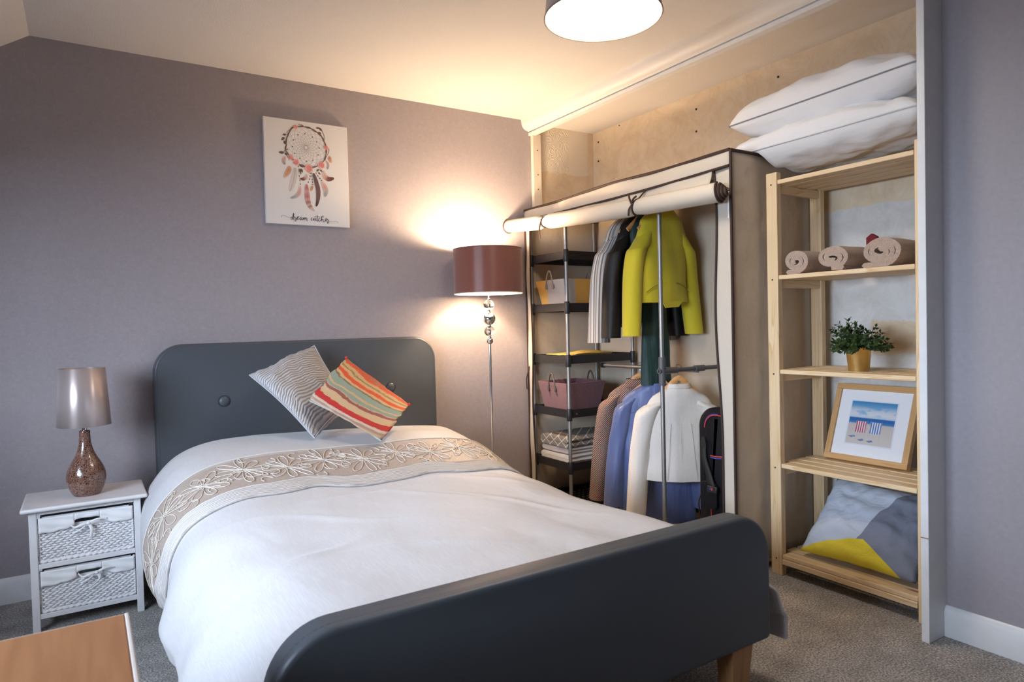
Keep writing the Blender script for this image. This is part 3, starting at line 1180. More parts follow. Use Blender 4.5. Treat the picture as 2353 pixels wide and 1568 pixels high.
circ = lambda r_, z, n=64: [(fx + r_ * math.cos(2 * PI * j / n), fy + r_ * math.sin(2 * PI * j / n), z) for j in range(n)]
MB().rings([circ(sr, z0), circ(sr, z1)], False, False).build('lamp_shade', MAROON, FL, ang=180)
MB().rings([circ(sr - .003, z0), circ(sr - .003, z1)], False, False).build('shade_lining', M('white_shade_lining', (.82, .78, .72), .8), FL, ang=180)
for z in (z0, z1):
    MB().tube(circ(sr - .0015, z), .0028, 6, closed=True).build('shade_rim', M('shade_rim_tape', (.12, .03, .03), .6) if z == z1 else M('white_shade_rim', (.8, .75, .68), .6), FL)
mb = MB()
for k in range(3):
    a = .4 + k * 2 * PI / 3
    mb.tube([(fx, fy, 1.30), (fx + (sr - .004) * math.cos(a), fy + (sr - .004) * math.sin(a), 1.278)], .0018, 5)
mb.build('shade_carrier', CHROME, FL)
m, nt, bs = _new('clear_glass')
bs.inputs['Transmission Weight'].default_value = 1
bs.inputs['Roughness'].default_value = .02
bs.inputs['IOR'].default_value = 1.45
GLASS = m
for zc, r_, mt, nm in ((1.207, .0305, GLASS, 'glass_ball'), (1.132, .035, CHROME, 'chrome_ball'), (1.063, .0295, GLASS, 'glass_ball'), (1.009, .0195, CHROME, 'chrome_ball')):
    MB().sphere((fx, fy, zc), r_, 18).build(nm, mt, FL, ang=180)
mb = MB()
mb.lathe([(.0075, .03), (.0075, .99)], (fx, fy, 0), 16)
mb.lathe([(.006, .99), (.006, 1.27)], (fx, fy, 0), 12)
for z in (1.03, 1.092, 1.166, 1.24):
    mb.lathe([(.004, -.006), (.010, -.004), (.010, .004), (.004, .006)], (fx, fy, z), 16)
mb.build('pole', CHROME, FL)
MB().lathe([(.001, 0), (.125, 0), (.128, .008), (.120, .018), (.03, .03), (.012, .05), (.001, .05)], (fx, fy, 0), 40).build('base', CHROME, FL)
MB().lathe([(.014, 1.265), (.016, 1.27), (.016, 1.325), (.013, 1.33)], (fx, fy, 0), 20).build('bulb_holder', M('white_bulb_holder', (.8, .78, .74), .5), FL)
m, nt, bs = _new('lit_warm_bulb')
bs.inputs['Emission Color'].default_value = (1, .72, .42, 1)
bs.inputs['Emission Strength'].default_value = 25
BULB = m
bl = MB().sphere((fx, fy, 1.370), .028, 10, 1.25).build('bulb', BULB, FL, ang=180)
ld = bpy.data.lights.new('floor_lamp_glow', 'POINT')
ld.energy, ld.color, ld.shadow_soft_size = FLAMP, (1.0, .73, .47), .04
lo = bpy.data.objects.new('floor_lamp_glow', ld)
lo.location = (fx, fy, 1.452)
COL.objects.link(lo)

# ------------------------------------------------------------------ ceiling pendant
px, py, pz, pr = 1.556, 1.800, 2.160, .203
PD = thing('pendant_light', (px, py, 2.35), 'lit white drum pendant light hanging under the ceiling', 'lamp')
ci = lambda r_, z, n=72: [(px + r_ * math.cos(2 * PI * j / n), py + r_ * math.sin(2 * PI * j / n), z) for j in range(n)]
MB().rings([ci(pr, pz), ci(pr - .02, 2.33)], False, False).build('shade', M('grey_fabric_shade', (.58, .52, .47), .8), PD, ang=180, solid=.003)
MB().tube(ci(pr, pz), .0028, 6, closed=True).build('shade_rim', M('brown_shade_rim', (.30, .20, .15), .6), PD)
m, nt, bs = _new('lit_opal_diffuser')
bs.inputs['Base Color'].default_value = (.9, .9, .9, 1)
bs.inputs['Emission Color'].default_value = (1, .88, .74, 1)
bs.inputs['Emission Strength'].default_value = PEND
MB().rings([ci(.002, pz + .004), ci(pr * .5, pz + .0045), ci(pr - .004, pz + .006)], True, False).build('diffuser', m, PD, ang=180)
MB().lathe([(.05, 2.35), (.05, 2.335), (.012, 2.325), (.006, 2.20)], (px, py, 0), 24).build('ceiling_rose', WHITEP, PD)

# ------------------------------------------------------------------ low table in the corner
WOODT = M('beech_veneer', (.36, .165, .072), .38, var=((.31, .135, .055), (60, 5, 60)))
TB = thing('side_table', (-.3, .95, 0), 'beech veneer table with pale edging standing in front of the nightstand', 'table')
tx0, tx1, ty0, ty1, tz = -.62, .048, .62, 1.325, .62
MB().box(tx0, tx1 - .007, ty0, ty1 - .004, tz - .025, tz).build('table_top', WOODT, TB, smooth=False, bevel=.002)
MB().box(tx1 - .007, tx1, ty0, ty1, tz - .025, tz).box(tx0, tx1 - .007, ty1 - .004, ty1, tz - .025, tz - .001).build('edge_strip', M('pale_edge_strip', (.62, .55, .50), .5), TB, smooth=False, bevel=.003)
for lx in (tx0 + .02, tx1 - .07):
    for ly in (ty0 + .02, ty1 - .07):
        MB().box(lx, lx + .05, ly, ly + .05, 0, tz - .025).build('leg', WOODT, TB, smooth=False, bevel=.003)
for ya in (ty1 - .045, ty0 + .03):
    MB().box(tx0 + .04, tx1 - .04, ya, ya + .015, tz - .1, tz - .025).build('apron', WOODT, TB, smooth=False)


# ------------------------------------------------------------------ canvas print with the dream catcher
TXT=[[(74.7,31.3),(72.2,35.5),(74.2,40.4),(79.4,42.8),(86.7,42.2),(94,39),(102,35.4),(110,33.5),(116.8,34.9),(120.3,36.5)],[(125.7,36.9),(121.6,35.9),(118.8,30.9),(119,25.4),(121.6,23.5),(124.7,26.5),(127,33.5),(128.3,44.7),(130.4,54.5),(132.4,53.2),(132.2,46.3),(130.3,37.9),(128.7,30.9),(128.8,26),(130.8,24.8),(133.2,28.4),(134.5,35.4),(136.3,39),(138,37.7),(138.6,35),(142.7,33.8),(143.7,32.5),(139.7,26),(137.5,20.4),(138.3,16.3),(141.1,17.1),(145.1,25),(147.3,29.3),(153.7,33.8),(157.3,38.9),(155.6,41.6),(151.8,40),(148.8,33.5),(148.6,27.3),(152,25.1),(156.9,27.8),(161.9,33)],[(171.7,37.8),(167.5,38.2),(164,33.8),(162.8,27.5),(165,24.1),(168.6,27.1),(171.6,34.3),(172.3,37.1),(171.7,30.8),(172.7,25.3),(175.2,26.2),(178.4,31.2),(180.6,37),(181.2,32.8),(181.7,26.6),(182.6,25.9)],[(182.8,30.1),(185.4,35.9),(188,36.7),(188.1,31.9),(187.2,26.2)],[(188.1,31.2),(191.7,37),(195.2,37.2),(196.7,32.4),(196.9,25.4),(198.2,21.3),(200.3,21.4)],[(223.9,37.6),(223.2,39),(220.4,37.4),(218.1,31.7),(218.6,26.1),(222.1,24.9),(226.4,28.7),(230,33.1)],[(238.7,38.6),(234.4,38.3),(231.4,32.5),(231.5,26.9),(234.8,27.8),(237.8,33.6),(239.8,37.9),(239.6,31.6),(241.1,26.1),(243.9,25.5),(247.6,31.4)],[(249.8,54.1),(249.4,42.8),(248.6,31.5),(249.5,24.5),(252.3,23.2),(255.3,27.6)],[(236,43.3),(238.2,46.3),(243.9,46.6),(254.5,45.9),(265.8,46),(274.3,44.4),(280.1,46.2),(282.3,49.1),(280.2,51.8),(275.9,50.9),(272.1,42.8),(270.4,32.8),(269.1,24.3)],[(264.2,38.8),(262.1,40.1),(258.4,35.6),(256.7,29.2),(258.7,24.3),(263,24.6),(267.4,29.1),(269.7,32.8)],[(270.2,28.6),(273.9,33),(277.6,35.4),(279.6,32.7),(280.1,26.4),(282.2,22.2),(285.7,22.7),(289.5,26.9),(296.8,33.1),(300.6,38.3),(298.5,41),(294.2,39.3),(290.4,32.7),(290.9,26.3),(294.4,25.1),(298.8,28.2),(300.4,33.3),(301.9,35.5),(303.3,33.5),(308.3,33.1),(309,31),(304.5,25),(301.4,19.9),(302.7,15.7),(305.7,16.6),(309.5,23.2),(311.7,24.7)],[(311.7,24.7),(322.5,24.7),(332.7,26.7),(343,28.8),(350.2,27.8),(355.3,24.5),(356.6,21.8),(353.7,20.1)]]
HOOP=[(140,482.1),(165.1,490.9),(186.7,494.8),(206.4,493.8),(228.1,490.4),(247.9,483.1),(265.9,473.7),(282.1,459.3),(294.5,442.6),(302.3,423.4),(306.2,401.8),(307.4,381.8),(302.9,357.3),(292.9,336),(275.6,314),(251.2,300.4),(214.4,291.1),(180.3,298.4),(152.2,313.4),(126.3,333.8),(109.4,355.1),(103,372.2),(106.3,393.9),(107.8,413.7),(114.8,437.7),(125.2,460.5)]
HC=(204.9,390.6)
BEADS=[(165.5,449.7),(200.8,458.8),(237.6,448.7),(259.8,426.4),(270.4,396.1),(264.5,361.6),(236.9,329.9),(204.5,322.7),(171.2,332.9),(146.8,355.3),(136.9,387.3),(143.3,421.4)]
ROSES=[(154.3,487.6),(307.2,402.9),(127.2,333.9),(152.2,312.5),(214.3,287.5),(279.1,310.7)]
LEAVES=[[(108.8,444.1),(88.7,440.6)],[(99.6,428.7),(82.5,412.3)],[(105.4,393.8),(95.6,413.9)],[(95.4,352.6),(68.4,352.1)],[(98.9,353.9),(108.9,339)],[(104.6,368.8),(116.1,371.9)],[(274.1,498.5),(257.4,494.4)],[(274.1,500.3),(286.5,483.7)],[(264.1,473.4),(286.2,472.7)],[(194.6,296.3),(166,296.9)],[(169,281.7),(171.9,258.6)],[(176.2,282.5),(182.7,261.5)],[(174.7,262.5),(174.3,251.6)],[(267.3,288.2),(252.2,275.7)],[(271,286.8),(283.6,277.1)],[(262.2,273.1),(273.9,261.4)]]
TWIGS=[[(194,498.5),(179.8,503.7),(168.1,502.1)],[(285,494.5),(292,478.9),(298.8,461.5),(300.1,443.3)],[(134.4,474.2),(118.2,463.1),(109.1,451.2)],[(321.1,399.9),(320.6,383.3),(312.5,365.8),(302.7,350)],[(103,372.2),(95.5,357.1),(83.1,351.2)],[(107.8,358.5),(105.6,344),(115.6,329.1),(118.7,316.9)]]
FEA=[[(121.4,289.3),(111.7,261.5),(89.6,229.1)],[(146.8,283),(143,246.7),(130.8,200.8),(117.3,163.7)],[(168.9,195.2),(163.4,164.1),(146.7,142.9),(118,129.8)],[(202.4,256.2),(200.1,241.5),(185.3,231),(171,231.5)],[(200.8,207.1),(201.4,170.9),(203.7,129.4),(213.6,99.2),(236.5,73.5)],[(231.5,202.6),(225.5,185.7),(219.7,174.3)],[(237.2,265.1),(248.8,227.9),(258.5,184.9),(257,139),(246.5,98)],[(280.2,227.2),(292.4,202.6),(299.1,179.2),(292.6,151.1)],[(287.5,283),(296,256.2),(314.2,243.3),(342.7,249.7)],[(100,334.4),(92.4,314),(96.9,293.2)],[(323.6,361.5),(324.9,343.2),(331.9,327.4)],[(304.2,337.3),(314.7,316.3),(310.2,291.9)]]
CHAIN=[[(220.7,263.5),(220.3,248.9),(216.1,233),(210.2,218)],[(226.2,264),(230.3,249.9),(230.7,232.6),(232.1,220),(232.6,208.2)],[(251,267.4),(259.8,254.5),(269.6,242.7),(278.5,232.5)],[(162.2,291.8),(166,244.5),(169,224.1),(169.2,204.2)]]
CX, CZ, CY = .770, 1.625, 3.415
CN = thing('canvas_print', (CX + .21, 3.44, CZ), 'white canvas print of a floral dream catcher on the wall above the bed', 'picture')
MB().box(CX, CX + .420, CY, 3.4395, CZ, CZ + .521).build('canvas', M('white_canvas', (.80, .77, .75), .8, bump=(500, .15, .0006)), CN, smooth=False, bevel=.002)


def cp(p, d=0.0):
    return Vector((CX + p[0] / 1000, CY - .0007 - d, CZ + p[1] / 1000))


YV = Vector((0, 1, 0))


def flat_strip(mb, pts, widths, d=0.0):
    P = [cp(p, d) for p in pts]
    k = len(P)

    def side(i):
        t = (P[min(i + 1, k - 1)] - P[max(i - 1, 0)])
        t = t.normalized() if t.length > 1e-9 else Vector((1, 0, 0))
        return t.cross(YV).normalized()
    mb.strip(P, widths, side)


def c2(pts, n=5, closed=False):
    return [(v.x, v.y) for v in crom([(p[0], p[1], 0) for p in pts], n, closed)]


INK = M('dark_brown_ink', (.055, .030, .035), .8)
mb = MB()
for t in TXT:
    q = c2(t, 5)
    thin = abs(t[0][0] - t[-1][0]) > 40 and len(t) < 11
    ws = []
    for i in range(len(q)):
        a, b = q[max(i - 1, 0)], q[min(i + 1, len(q) - 1)]
        dx, dz = b[0] - a[0], b[1] - a[1]
        l = math.hypot(dx, dz) + 1e-6
        down = max(0, -dz / l)
        ws.append((.00042 if thin else .00075 + .0008 * abs(dz) / l * (1 if down else .4)))
    flat_strip(mb, q, ws)
mb.build('lettering', INK, CN, smooth=False, recalc=False, solid=.0003, soff=0)
mb = MB()
TWIG = M('brown_twig_ink', (.14, .075, .055), .8, var=((.24, .15, .10), 90))
h = c2(HOOP, 6, True)
h.append(h[0])
flat_strip(mb, h, [.0030 + .0012 * math.sin(i * .7) for i in range(len(h))])
flat_strip(mb, [(x + 3 * math.sin(i * .35), z + 3 * math.cos(i * .3)) for i, (x, z) in enumerate(h)], [.0014] * len(h), .0002)
for t in TWIGS:
    q = c2(t, 5)
    flat_strip(mb, q, [.0016 * (1 - .6 * i / len(q)) for i in range(len(q))], .0001)
mb.build('hoop_print', TWIG, CN, smooth=False, recalc=False, solid=.0003, soff=0)
# web: two families of spirals from the hoop to the ring in the middle
mb = MB()
nst = 16
hr = [(math.atan2(z - HC[1], x - HC[0]), math.hypot(x - HC[0], z - HC[1])) for x, z in h[:-1]]
hr.sort()


def hoop_r(a):
    a = (a + PI) % (2 * PI) - PI
    return lin(a, [k[0] for k in hr], [k[1] for k in hr])


for sg in (-1, 1):
    for k in range(nst):
        q = []
        for i in range(15):
            t = i / 14
            a = 2 * PI * k / nst + sg * t * 1.75
            rr = hoop_r(a) * (1 - t) ** 1.25 * .98 + 9.5 * (1 - (1 - t) ** 1.25)
            q.append((HC[0] + rr * math.cos(a), HC[1] + rr * math.sin(a)))
        flat_strip(mb, q, [.00033] * 15)
ringp = [(HC[0] + 9.5 * math.cos(2 * PI * i / 24), HC[1] + 9.5 * math.sin(2 * PI * i / 24)) for i in range(25)]
flat_strip(mb, ringp, [.0008] * 25)
for ch in CHAIN:
    q = c2(ch, 4)
    flat_strip(mb, q, [.0004] * len(q))
mb.build('web_print', M('grey_thread_ink', (.30, .25, .23), .8), CN, smooth=False, recalc=False, solid=.0002, soff=0)


def disc(mb, p, r_, d=0.0, n=14, wob_=0.0, ph=0.0):
    c = cp(p, d)
    vs = [c] + [c + Vector((math.cos(2 * PI * i / n) * r_ * (1 + wob_ * math.sin(5 * 2 * PI * i / n + ph)), 0, math.sin(2 * PI * i / n) * r_ * (1 + wob_ * math.sin(5 * 2 * PI * i / n + ph)))) for i in range(n)]
    mb.add(vs, [(0, 1 + i, 1 + (i + 1) % n) for i in range(n)])


BEADM = M('brown_bead_ink', (.20, .11, .07), .8)
for p in BEADS + [q for ch in CHAIN for q in ch]:
    mb = MB()
    disc(mb, p, .0031, .0003)
    mb.build('bead_print', BEADM, CN, smooth=False, recalc=False, solid=.0003, soff=0)
LEAFM = M('olive_brown_leaf_ink', (.17, .12, .07), .8, var=((.12, .06, .07), 60))
for a, b in LEAVES:
    mb = MB()
    ax, az, bx, bz = a[0], a[1], b[0], b[1]
    q = [(lerp(ax, bx, i / 8), lerp(az, bz, i / 8)) for i in range(9)]
    ln = math.hypot(bx - ax, bz - az) / 1000
    flat_strip(mb, q, [max(.0002, .26 * ln * math.sin(PI * (i / 8) ** .8)) for i in range(9)], .0003)
    mb.build('leaf_print', LEAFM, CN, smooth=False, recalc=False, solid=.0003, soff=0)
PINKA = M('pink_rose_ink', (.74, .32, .28), .8, var=((.80, .45, .40), 120))
PINKB = M('deep_rose_ink', (.62, .12, .13), .8, var=((.74, .22, .22), 200))
for i, (p, rr) in enumerate(zip(ROSES, (.0105, .0115, .013, .0155, .020, .018))):
    mb = MB()
    disc(mb, p, rr, .0005, 30, .12, i)
    ro = mb.build('rose_print', PINKA, CN, smooth=False, recalc=False, solid=.0003, soff=0)
    mb = MB()
    sp = [(p[0] + rr * 720 * (1 - t) * math.cos(t * 13 + i), p[1] + rr * 720 * (1 - t) * math.sin(t * 13 + i)) for t in [j / 40 for j in range(41)]]
    flat_strip(mb, sp, [rr * .11 * (1 - .5 * j / 40) for j in range(41)], .0009)
    mb.build('rose_petal_lines', PINKB, ro, smooth=False, recalc=False, solid=.0003, soff=0)


def feather_mat(name, stops):
    m, nt, bs = _new(name)
    bs.inputs['Roughness'].default_value = .8
    mp = coords(nt, 'UV')
    sx = N(nt, 'ShaderNodeSeparateXYZ')
    L(nt, mp, 0, sx, 0)
    n = N(nt, 'ShaderNodeTexNoise', i_Scale=9.0, i_Detail=3.0)
    L(nt, mp, 0, n, 0)
    t = math_n(nt, 'ADD', sx.outputs[1], math_n(nt, 'MULTIPLY', math_n(nt, 'SUBTRACT', n.outputs[0], .5), .22))
    r = ramp(nt, stops)
    nt.links.new(t, r.inputs[0])
    L(nt, r, 0, bs, 'Base Color')
    return m


FOR = feather_mat('orange_feather_ink', [(0, (.74, .50, .38)), (.3, (.62, .30, .18)), (.7, (.66, .38, .24)), (1, (.80, .66, .52))])
FPA = feather_mat('pale_grey_feather_ink', [(0, (.55, .53, .48)), (.4, (.66, .60, .55)), (1, (.70, .63, .60))])
FTE = feather_mat('pink_teal_feather_ink', [(0, (.80, .62, .56)), (.35, (.72, .38, .34)), (.6, (.55, .46, .42)), (.85, (.36, .42, .42)), (1, (.55, .55, .50))])
FDT = feather_mat('dark_tipped_feather_ink', [(0, (.80, .68, .60)), (.4, (.68, .42, .36)), (.62, (.25, .09, .07)), (1, (.09, .03, .03))])
FST = feather_mat('banded_pink_feather_ink', [(0, (.70, .36, .30)), (.15, (.50, .20, .20)), (.25, (.68, .38, .36)), (.4, (.48, .18, .19)), (.5, (.66, .38, .36)), (.62, (.36, .14, .14)), (.7, (.74, .52, .44)), (.78, (.40, .16, .13)), (.85, (.76, .56, .48)), (1, (.76, .58, .50))])
FDK = feather_mat('dark_plum_feather_ink', [(0, (.16, .10, .09)), (.4, (.17, .09, .10)), (.8, (.15, .08, .09)), (.92, (.05, .02, .02)), (1, (.04, .02, .02))])
FMATS = [FOR, FPA, FTE, FDT, FST, FOR, FDK, FTE, FDT, FTE, FOR, FTE]
FW = [12.5, 13.5, 10, 8.5, 13, 7, 11.5, 13, 13, 9, 9, 6]
for f_, fm, fw_ in zip(FEA, FMATS, FW):
    q = c2(f_, 7)
    k = len(q)
    ws = [fw_ / 1000 * max(.05, (math.sin(PI * min(1, (.06 + .92 * (i / (k - 1))))) ** .55)) for i in range(k)]
    mb = MB()
    flat_strip(mb, q, ws, .0001 + .00005 * (fw_ % 3))
    fo = mb.build('feather_print', fm, CN, smooth=False, recalc=False, solid=.0002, soff=0)
    mb = MB()
    flat_strip(mb, q, [.0004] * k, .0005)
    mb.build('feather_quill', TWIG, fo, smooth=False, recalc=False, solid=.0002, soff=0)


# ------------------------------------------------------------------ fabric wardrobe
WX0, WX1, WY0, WY1, WZ = 2.288, 2.845, 1.866, 3.408, 1.803
FAB = M('beige_nonwoven_cover', (.60, .50, .385), .85, var=((.64, .54, .42), 6), bump=(9, .35, .02))
FABW = M('cream_nonwoven_flap', (.57, .51, .43), .8, bump=(12, .3, .012))
PIPE = M('dark_brown_binding', (.040, .016, .010), .7)
WD = thing('fabric_wardrobe', (2.56, 2.64, 0), 'beige fabric wardrobe with brown piping and its front rolled up', 'wardrobe')


def sheet(name, fn, nu, nv, mat, th=.002):
    return MB().grid(fn, nu, nv).build(name, mat, WD, ang=180, recalc=False, solid=th, soff=0)


zb = .045
sheet('back_panel', lambda u, v: (WX1 + .004 * math.sin(u * 21) + .006 * nz((u * 6, v * 5, 0), 1, 2), lerp(WY1, WY0, u), lerp(zb, WZ - .02, v)), 40, 30, FAB)
sheet('side_panel', lambda u, v: (lerp(WX0, WX1, u), WY0 + .007 * nz((u * 3, v * 4, 1), 1, 6) * math.sin(PI * u) - .004 * math.sin(v * 9 + u * 4) * math.sin(PI * u), lerp(zb, WZ, v)), 20, 40, FAB)
sheet('side_panel', lambda u, v: (lerp(WX0 + .01, WX1, u), WY1 - .006 * nz((u * 3, v * 4, 1), 1, 8), lerp(zb, WZ - .01, v)), 16, 30, FAB)


def top_z(y, x=WX0):
    e = (y - WY0) / (WY1 - WY0)
    return WZ - .016 * e - .006 * math.sin(e * 9.5) * math.sin(PI * e) - .012 * math.sin(PI * e) * (x - WX0) / (WX1 - WX0)


sheet('roof_panel', lambda u, v: (lerp(WX0, WX1, u), lerp(WY0, WY1, v), top_z(lerp(WY0, WY1, v), lerp(WX0, WX1, u)) - .014 * math.sin(PI * u) * math.sin(PI * v)), 14, 40, FAB)


def val_low(y):
    e = (y - WY0) / (WY1 - WY0)
    return 1.738 - .008 * e - .014 * math.sin(PI * min(1, e * 1.1)) - .014 * max(0, e - .6)


sheet('valance', lambda u, v: (WX0 - .004 * math.sin(PI * v) - .010 * math.sin(PI * u) * v + .003 * math.sin(u * 25), lerp(WY0, WY1, u), lerp(top_z(lerp(WY0, WY1, u)), val_low(lerp(WY0, WY1, u)), v)), 60, 8, FABW)

# rolled-up front
RP0, RP1 = Vector((2.188, 3.435, 1.690)), Vector((2.236, 1.882, 1.624))
RR = .043
ax = (RP1 - RP0).normalized()
e1 = ax.cross(Vector((0, 0, 1))).normalized()
e2 = e1.cross(ax).normalized()


def pinch(t):
    return 1 - .42 * math.exp(-((t - .235) / .018) ** 2) - .18 * math.exp(-((t - .70) / .02) ** 2) - .10 * max(0, .2 - t) / .2


def roll_pt(a, t):
    turns = a * 4.2 * 2 * PI
    r_ = RR * (1 - .78 * a) * pinch(t)
    sh_ = (a * .045 + .012 * math.sin(turns)) * max(0, (t - .9) / .1)
    c = RP0.lerp(RP1, t) + ax * sh_ - Vector((0, 0, .010 * math.sin(PI * t)))
    return c + (e1 * math.cos(-turns + 1.2) + e2 * math.sin(-turns + 1.2)) * r_


roll = MB().grid(lambda u, v: roll_pt(u, v), 110, 60).build('rolled_door', FABW, WD, ang=180, recalc=False, solid=.0022, soff=0)
for tt in (0.0, 1.0):
    MB().tube([roll_pt(i / 110, tt) for i in range(111)], .0058, 6).build('door_binding', PIPE, roll)
# door sheet between the valance and the roll


def door_fn(u, v):
    y = lerp(WY0 + .09, WY1 - .03, u)
    t = (RP0.y - y) / (RP0.y - RP1.y)
    top = Vector((WX0 - .008, y, val_low(y) + .004))
    b = RP0.lerp(RP1, t) - Vector((0, 0, .010 * math.sin(PI * t))) + e2 * (RR * pinch(t) * .9) + Vector((.02, 0, 0))
    p = top.lerp(b, v)
    p.x += .008 * math.sin(PI * v) + .003 * math.sin(u * 30)
    return p


sheet('door_sheet', door_fn, 50, 6, FABW)
# side strips of the front opening


def flap_in(z):
    e = (1.70 - z) / 1.65
    return 1.956 - .034 * e + .008 * math.sin(z * 7) * (1 - .3 * e)


def flap_x(z, u):
    return WX0 + .004 + .006 * math.sin(z * 5 + u)


sheet('front_strip', lambda u, v: (flap_x(lerp(zb, 1.735, v), u), lerp(flap_in(lerp(zb, 1.735, v)), WY0, u), lerp(zb, 1.735, v)), 6, 50, FABW)
sheet('front_strip', lambda u, v: (WX0 + .004 + .004 * math.sin(v * 22), lerp(WY1, WY1 - .045 - .012 * math.sin(v * 14) * (1 - v), u), lerp(zb, 1.735, v)), 6, 50, FABW)
# piping


def pipe(pts, r_=.0068):
    MB().tube(pts, r_, 6).build('piping', PIPE, WD)


ys = [lerp(WY0, WY1, i / 50) for i in range(51)]
zs = [lerp(zb, 1.735, i / 50) for i in range(51)]
pipe([(WX0 - .002, y, top_z(y) + .002) for y in ys])
pipe([(WX0 - .007 - .010 * math.sin(PI * i / 50), y, val_low(y)) for i, y in enumerate(ys)], .0055)
pipe([(WX0 + .0, WY0 - .002, z) for z in [lerp(zb, WZ, i / 20) for i in range(21)]])
pipe([(WX0, WY0 - .002, WZ), (WX1, WY0 - .002, WZ)])
pipe([(WX1, WY0 - .003, zb), (WX1, WY0 - .003, WZ)])
pipe([(WX0 + .0, WY1, zb), (WX0, WY1, WZ - .016)], .0055)
pipe([(flap_x(z, 0) - .002, flap_in(z) + .002, z) for z in zs], .006)
pipe([(WX0 + .002, WY1 - .045 - .012 * math.sin(lerp(0, 1, i / 50) * 14) * (1 - i / 50), z) for i, z in enumerate(zs)], .004)
MB().box(WX0 - .003, WX0 + .0005, WY0 + .006, WY0 + .013, 1.52, 1.63).build('care_label', M('white_label', (.85, .85, .85), .7), WD)
# ties round the roll
for t, tails in ((.235, ((-.012, .0, -.105), )), (.70, ((-.006, .02, -.05), (.0, -.03, .035), (.0, .02, .055)))):
    c = RP0.lerp(RP1, t) - Vector((0, 0, .010 * math.sin(PI * t)))
    rr = RR * pinch(t) + .003
    mb = MB()
    mb.tube([c + (e1 * math.cos(a) + e2 * math.sin(a)) * rr + ax * .006 * math.sin(a) for a in [2 * PI * i / 24 for i in range(24)]], .005, 5, closed=True, flat=.35)
    kn = c - e1 * (-rr) if e1.x < 0 else c - e1 * rr
    kn = kn + e2 * (.25 * rr)
    for tl in tails:
        mb.tube(crom([kn, kn + Vector(tl) * .5 + Vector((-.008, 0, .004)), kn + Vector(tl)], 5), .005, 5, flat=.35)
    mb.sphere(kn, .007, 5)
    mb.tube(crom([c + e2 * rr, Vector((WX0 - .012, c.y, val_low(c.y)))], 3), .004, 5)
    mb.build('tie', PIPE, WD)
MB().tube(crom([(2.290, 3.395, .84), (2.276, 3.395, .80), (2.268, 3.40, .76), (2.270, 3.40, .70)], 5), .004, 5).build('tie', PIPE, WD)

# frame
TX0, TX1, TY0, TY1 = 2.312, 2.805, 3.035, 3.382


def pole(x, y, z0, z1, r_=.0105, mat=STEEL):
    return MB().lathe([(r_, z0), (r_, z1)], (x, y, 0), 14).build('pole', mat, WD, ang=60)


SHZ = (1.508, 1.212, .910, .601, .296, .06)
for x, y in ((TX0, TY0), (TX0, TY1), (TX1, TY0), (TX1, TY1)):
    pole(x, y, .0, 1.775)
    for z in SHZ[:-1]:
        MB().lathe([(.0145, z - .062), (.016, z - .058), (.016, z + .004), (.0145, z + .008)], (x, y, 0), 14).build('joint', BLACKP, WD)
for (a, b) in (((TX0, TY0), (TX1, TY0)), ((TX1, TY0), (TX1, TY1)), ((TX0, TY0), (TX0, TY1)), ((TX0, TY1), (TX1, TY1))):
    MB().tube([(a[0], a[1], 1.772), (b[0], b[1], 1.772)], .009, 10).build('top_bar', GREYP, WD)
for x, y in ((TX0, TY0), (TX0, TY1), (TX1, TY0), (TX1, TY1)):
    MB().lathe([(.016, 1.735), (.017, 1.745), (.017, 1.785), (.012, 1.792)], (x, y, 0), 14).build('joint', GREYP, WD)
for z in SHZ:
    mb = MB()
    bh = .046
    for (x0, x1, y0, y1) in ((TX0 - .004, TX0 + .004, TY0, TY1), (TX1 - .004, TX1 + .004, TY0, TY1), (TX0, TX1, TY0 - .004, TY0 + .004), (TX0, TX1, TY1 - .004, TY1 + .004)):
        mb.box(x0, x1, y0, y1, z - bh, z)
    sh_o = mb.build('shelf', BLACKP, WD, smooth=False)
    mb = MB()
    zc = z - .012
    for i in range(13):
        x = lerp(TX0, TX1, (i + 1) / 14)
        mb.box(x - .005, x + .005, TY0, TY1, zc - .004, zc)
    for i in range(7):
        y = lerp(TY0, TY1, (i + 1) / 8)
        mb.box(TX0, TX1, y - .004, y + .004, zc - .010, zc - .004)
    stuff(mb.build('shelf_mesh', BLACKP, sh_o, smooth=False))
    if z in (.601,):
        o = MB().lathe([(.001, 0), (.006, 0), (.006, .002), (.001, .003)], (0, 0, 0), 12).build('rivet', CHROME, sh_o)
        o.rotation_euler = (R(90), 0, 0)
        o.location = (TX0 + .05, TY0 - .004, z - .025)
# middle frame and rods
MY = 2.302
pole(TX0, MY, 0, 1.775)
pole(TX1, MY, 0, 1.775)
for y in (MY, 1.895):
    MB().tube([(TX0, y, 1.772), (TX1, y, 1.772)], .009, 10).build('top_bar', GREYP, WD)
pole(TX1, 1.895, 0, 1.775)
pole(TX0 + .005, 1.893, 0, 1.775)
MB().tube([(2.56, TY0, 1.757), (2.56, 1.90, 1.757)], .0105, 12).build('hanging_rod', STEEL, WD)
MB().tube([(2.56, TY0, .846), (2.56, MY, .846)], .0105, 12).build('hanging_rod', STEEL, WD)
MB().tube([(TX0, MY, .858), (TX1, MY, .858)], .0105, 12).build('depth_bar', GREYP, WD)
MB().tube([(2.535, MY, .858), (2.60, MY, .858)], .0155, 12).build('joint', GREYP, WD)
MB().tube([(2.56, 3.01, .846), (2.56, 3.035, .846)], .015, 12).build('joint', BLACKP, WD)
mb = MB()
mb.lathe([(.0155, .79), (.0165, .80), (.0165, .915), (.0155, .925)], (TX0, MY, 0), 14)
mb.tube([(TX0, MY, .858), (TX0 + .10, MY, .858)], .0155, 12)
mb.tube([(TX0 - .022, MY, .858), (TX0, MY, .858)], .013, 12)
mb.build('joint', GREYP, WD)
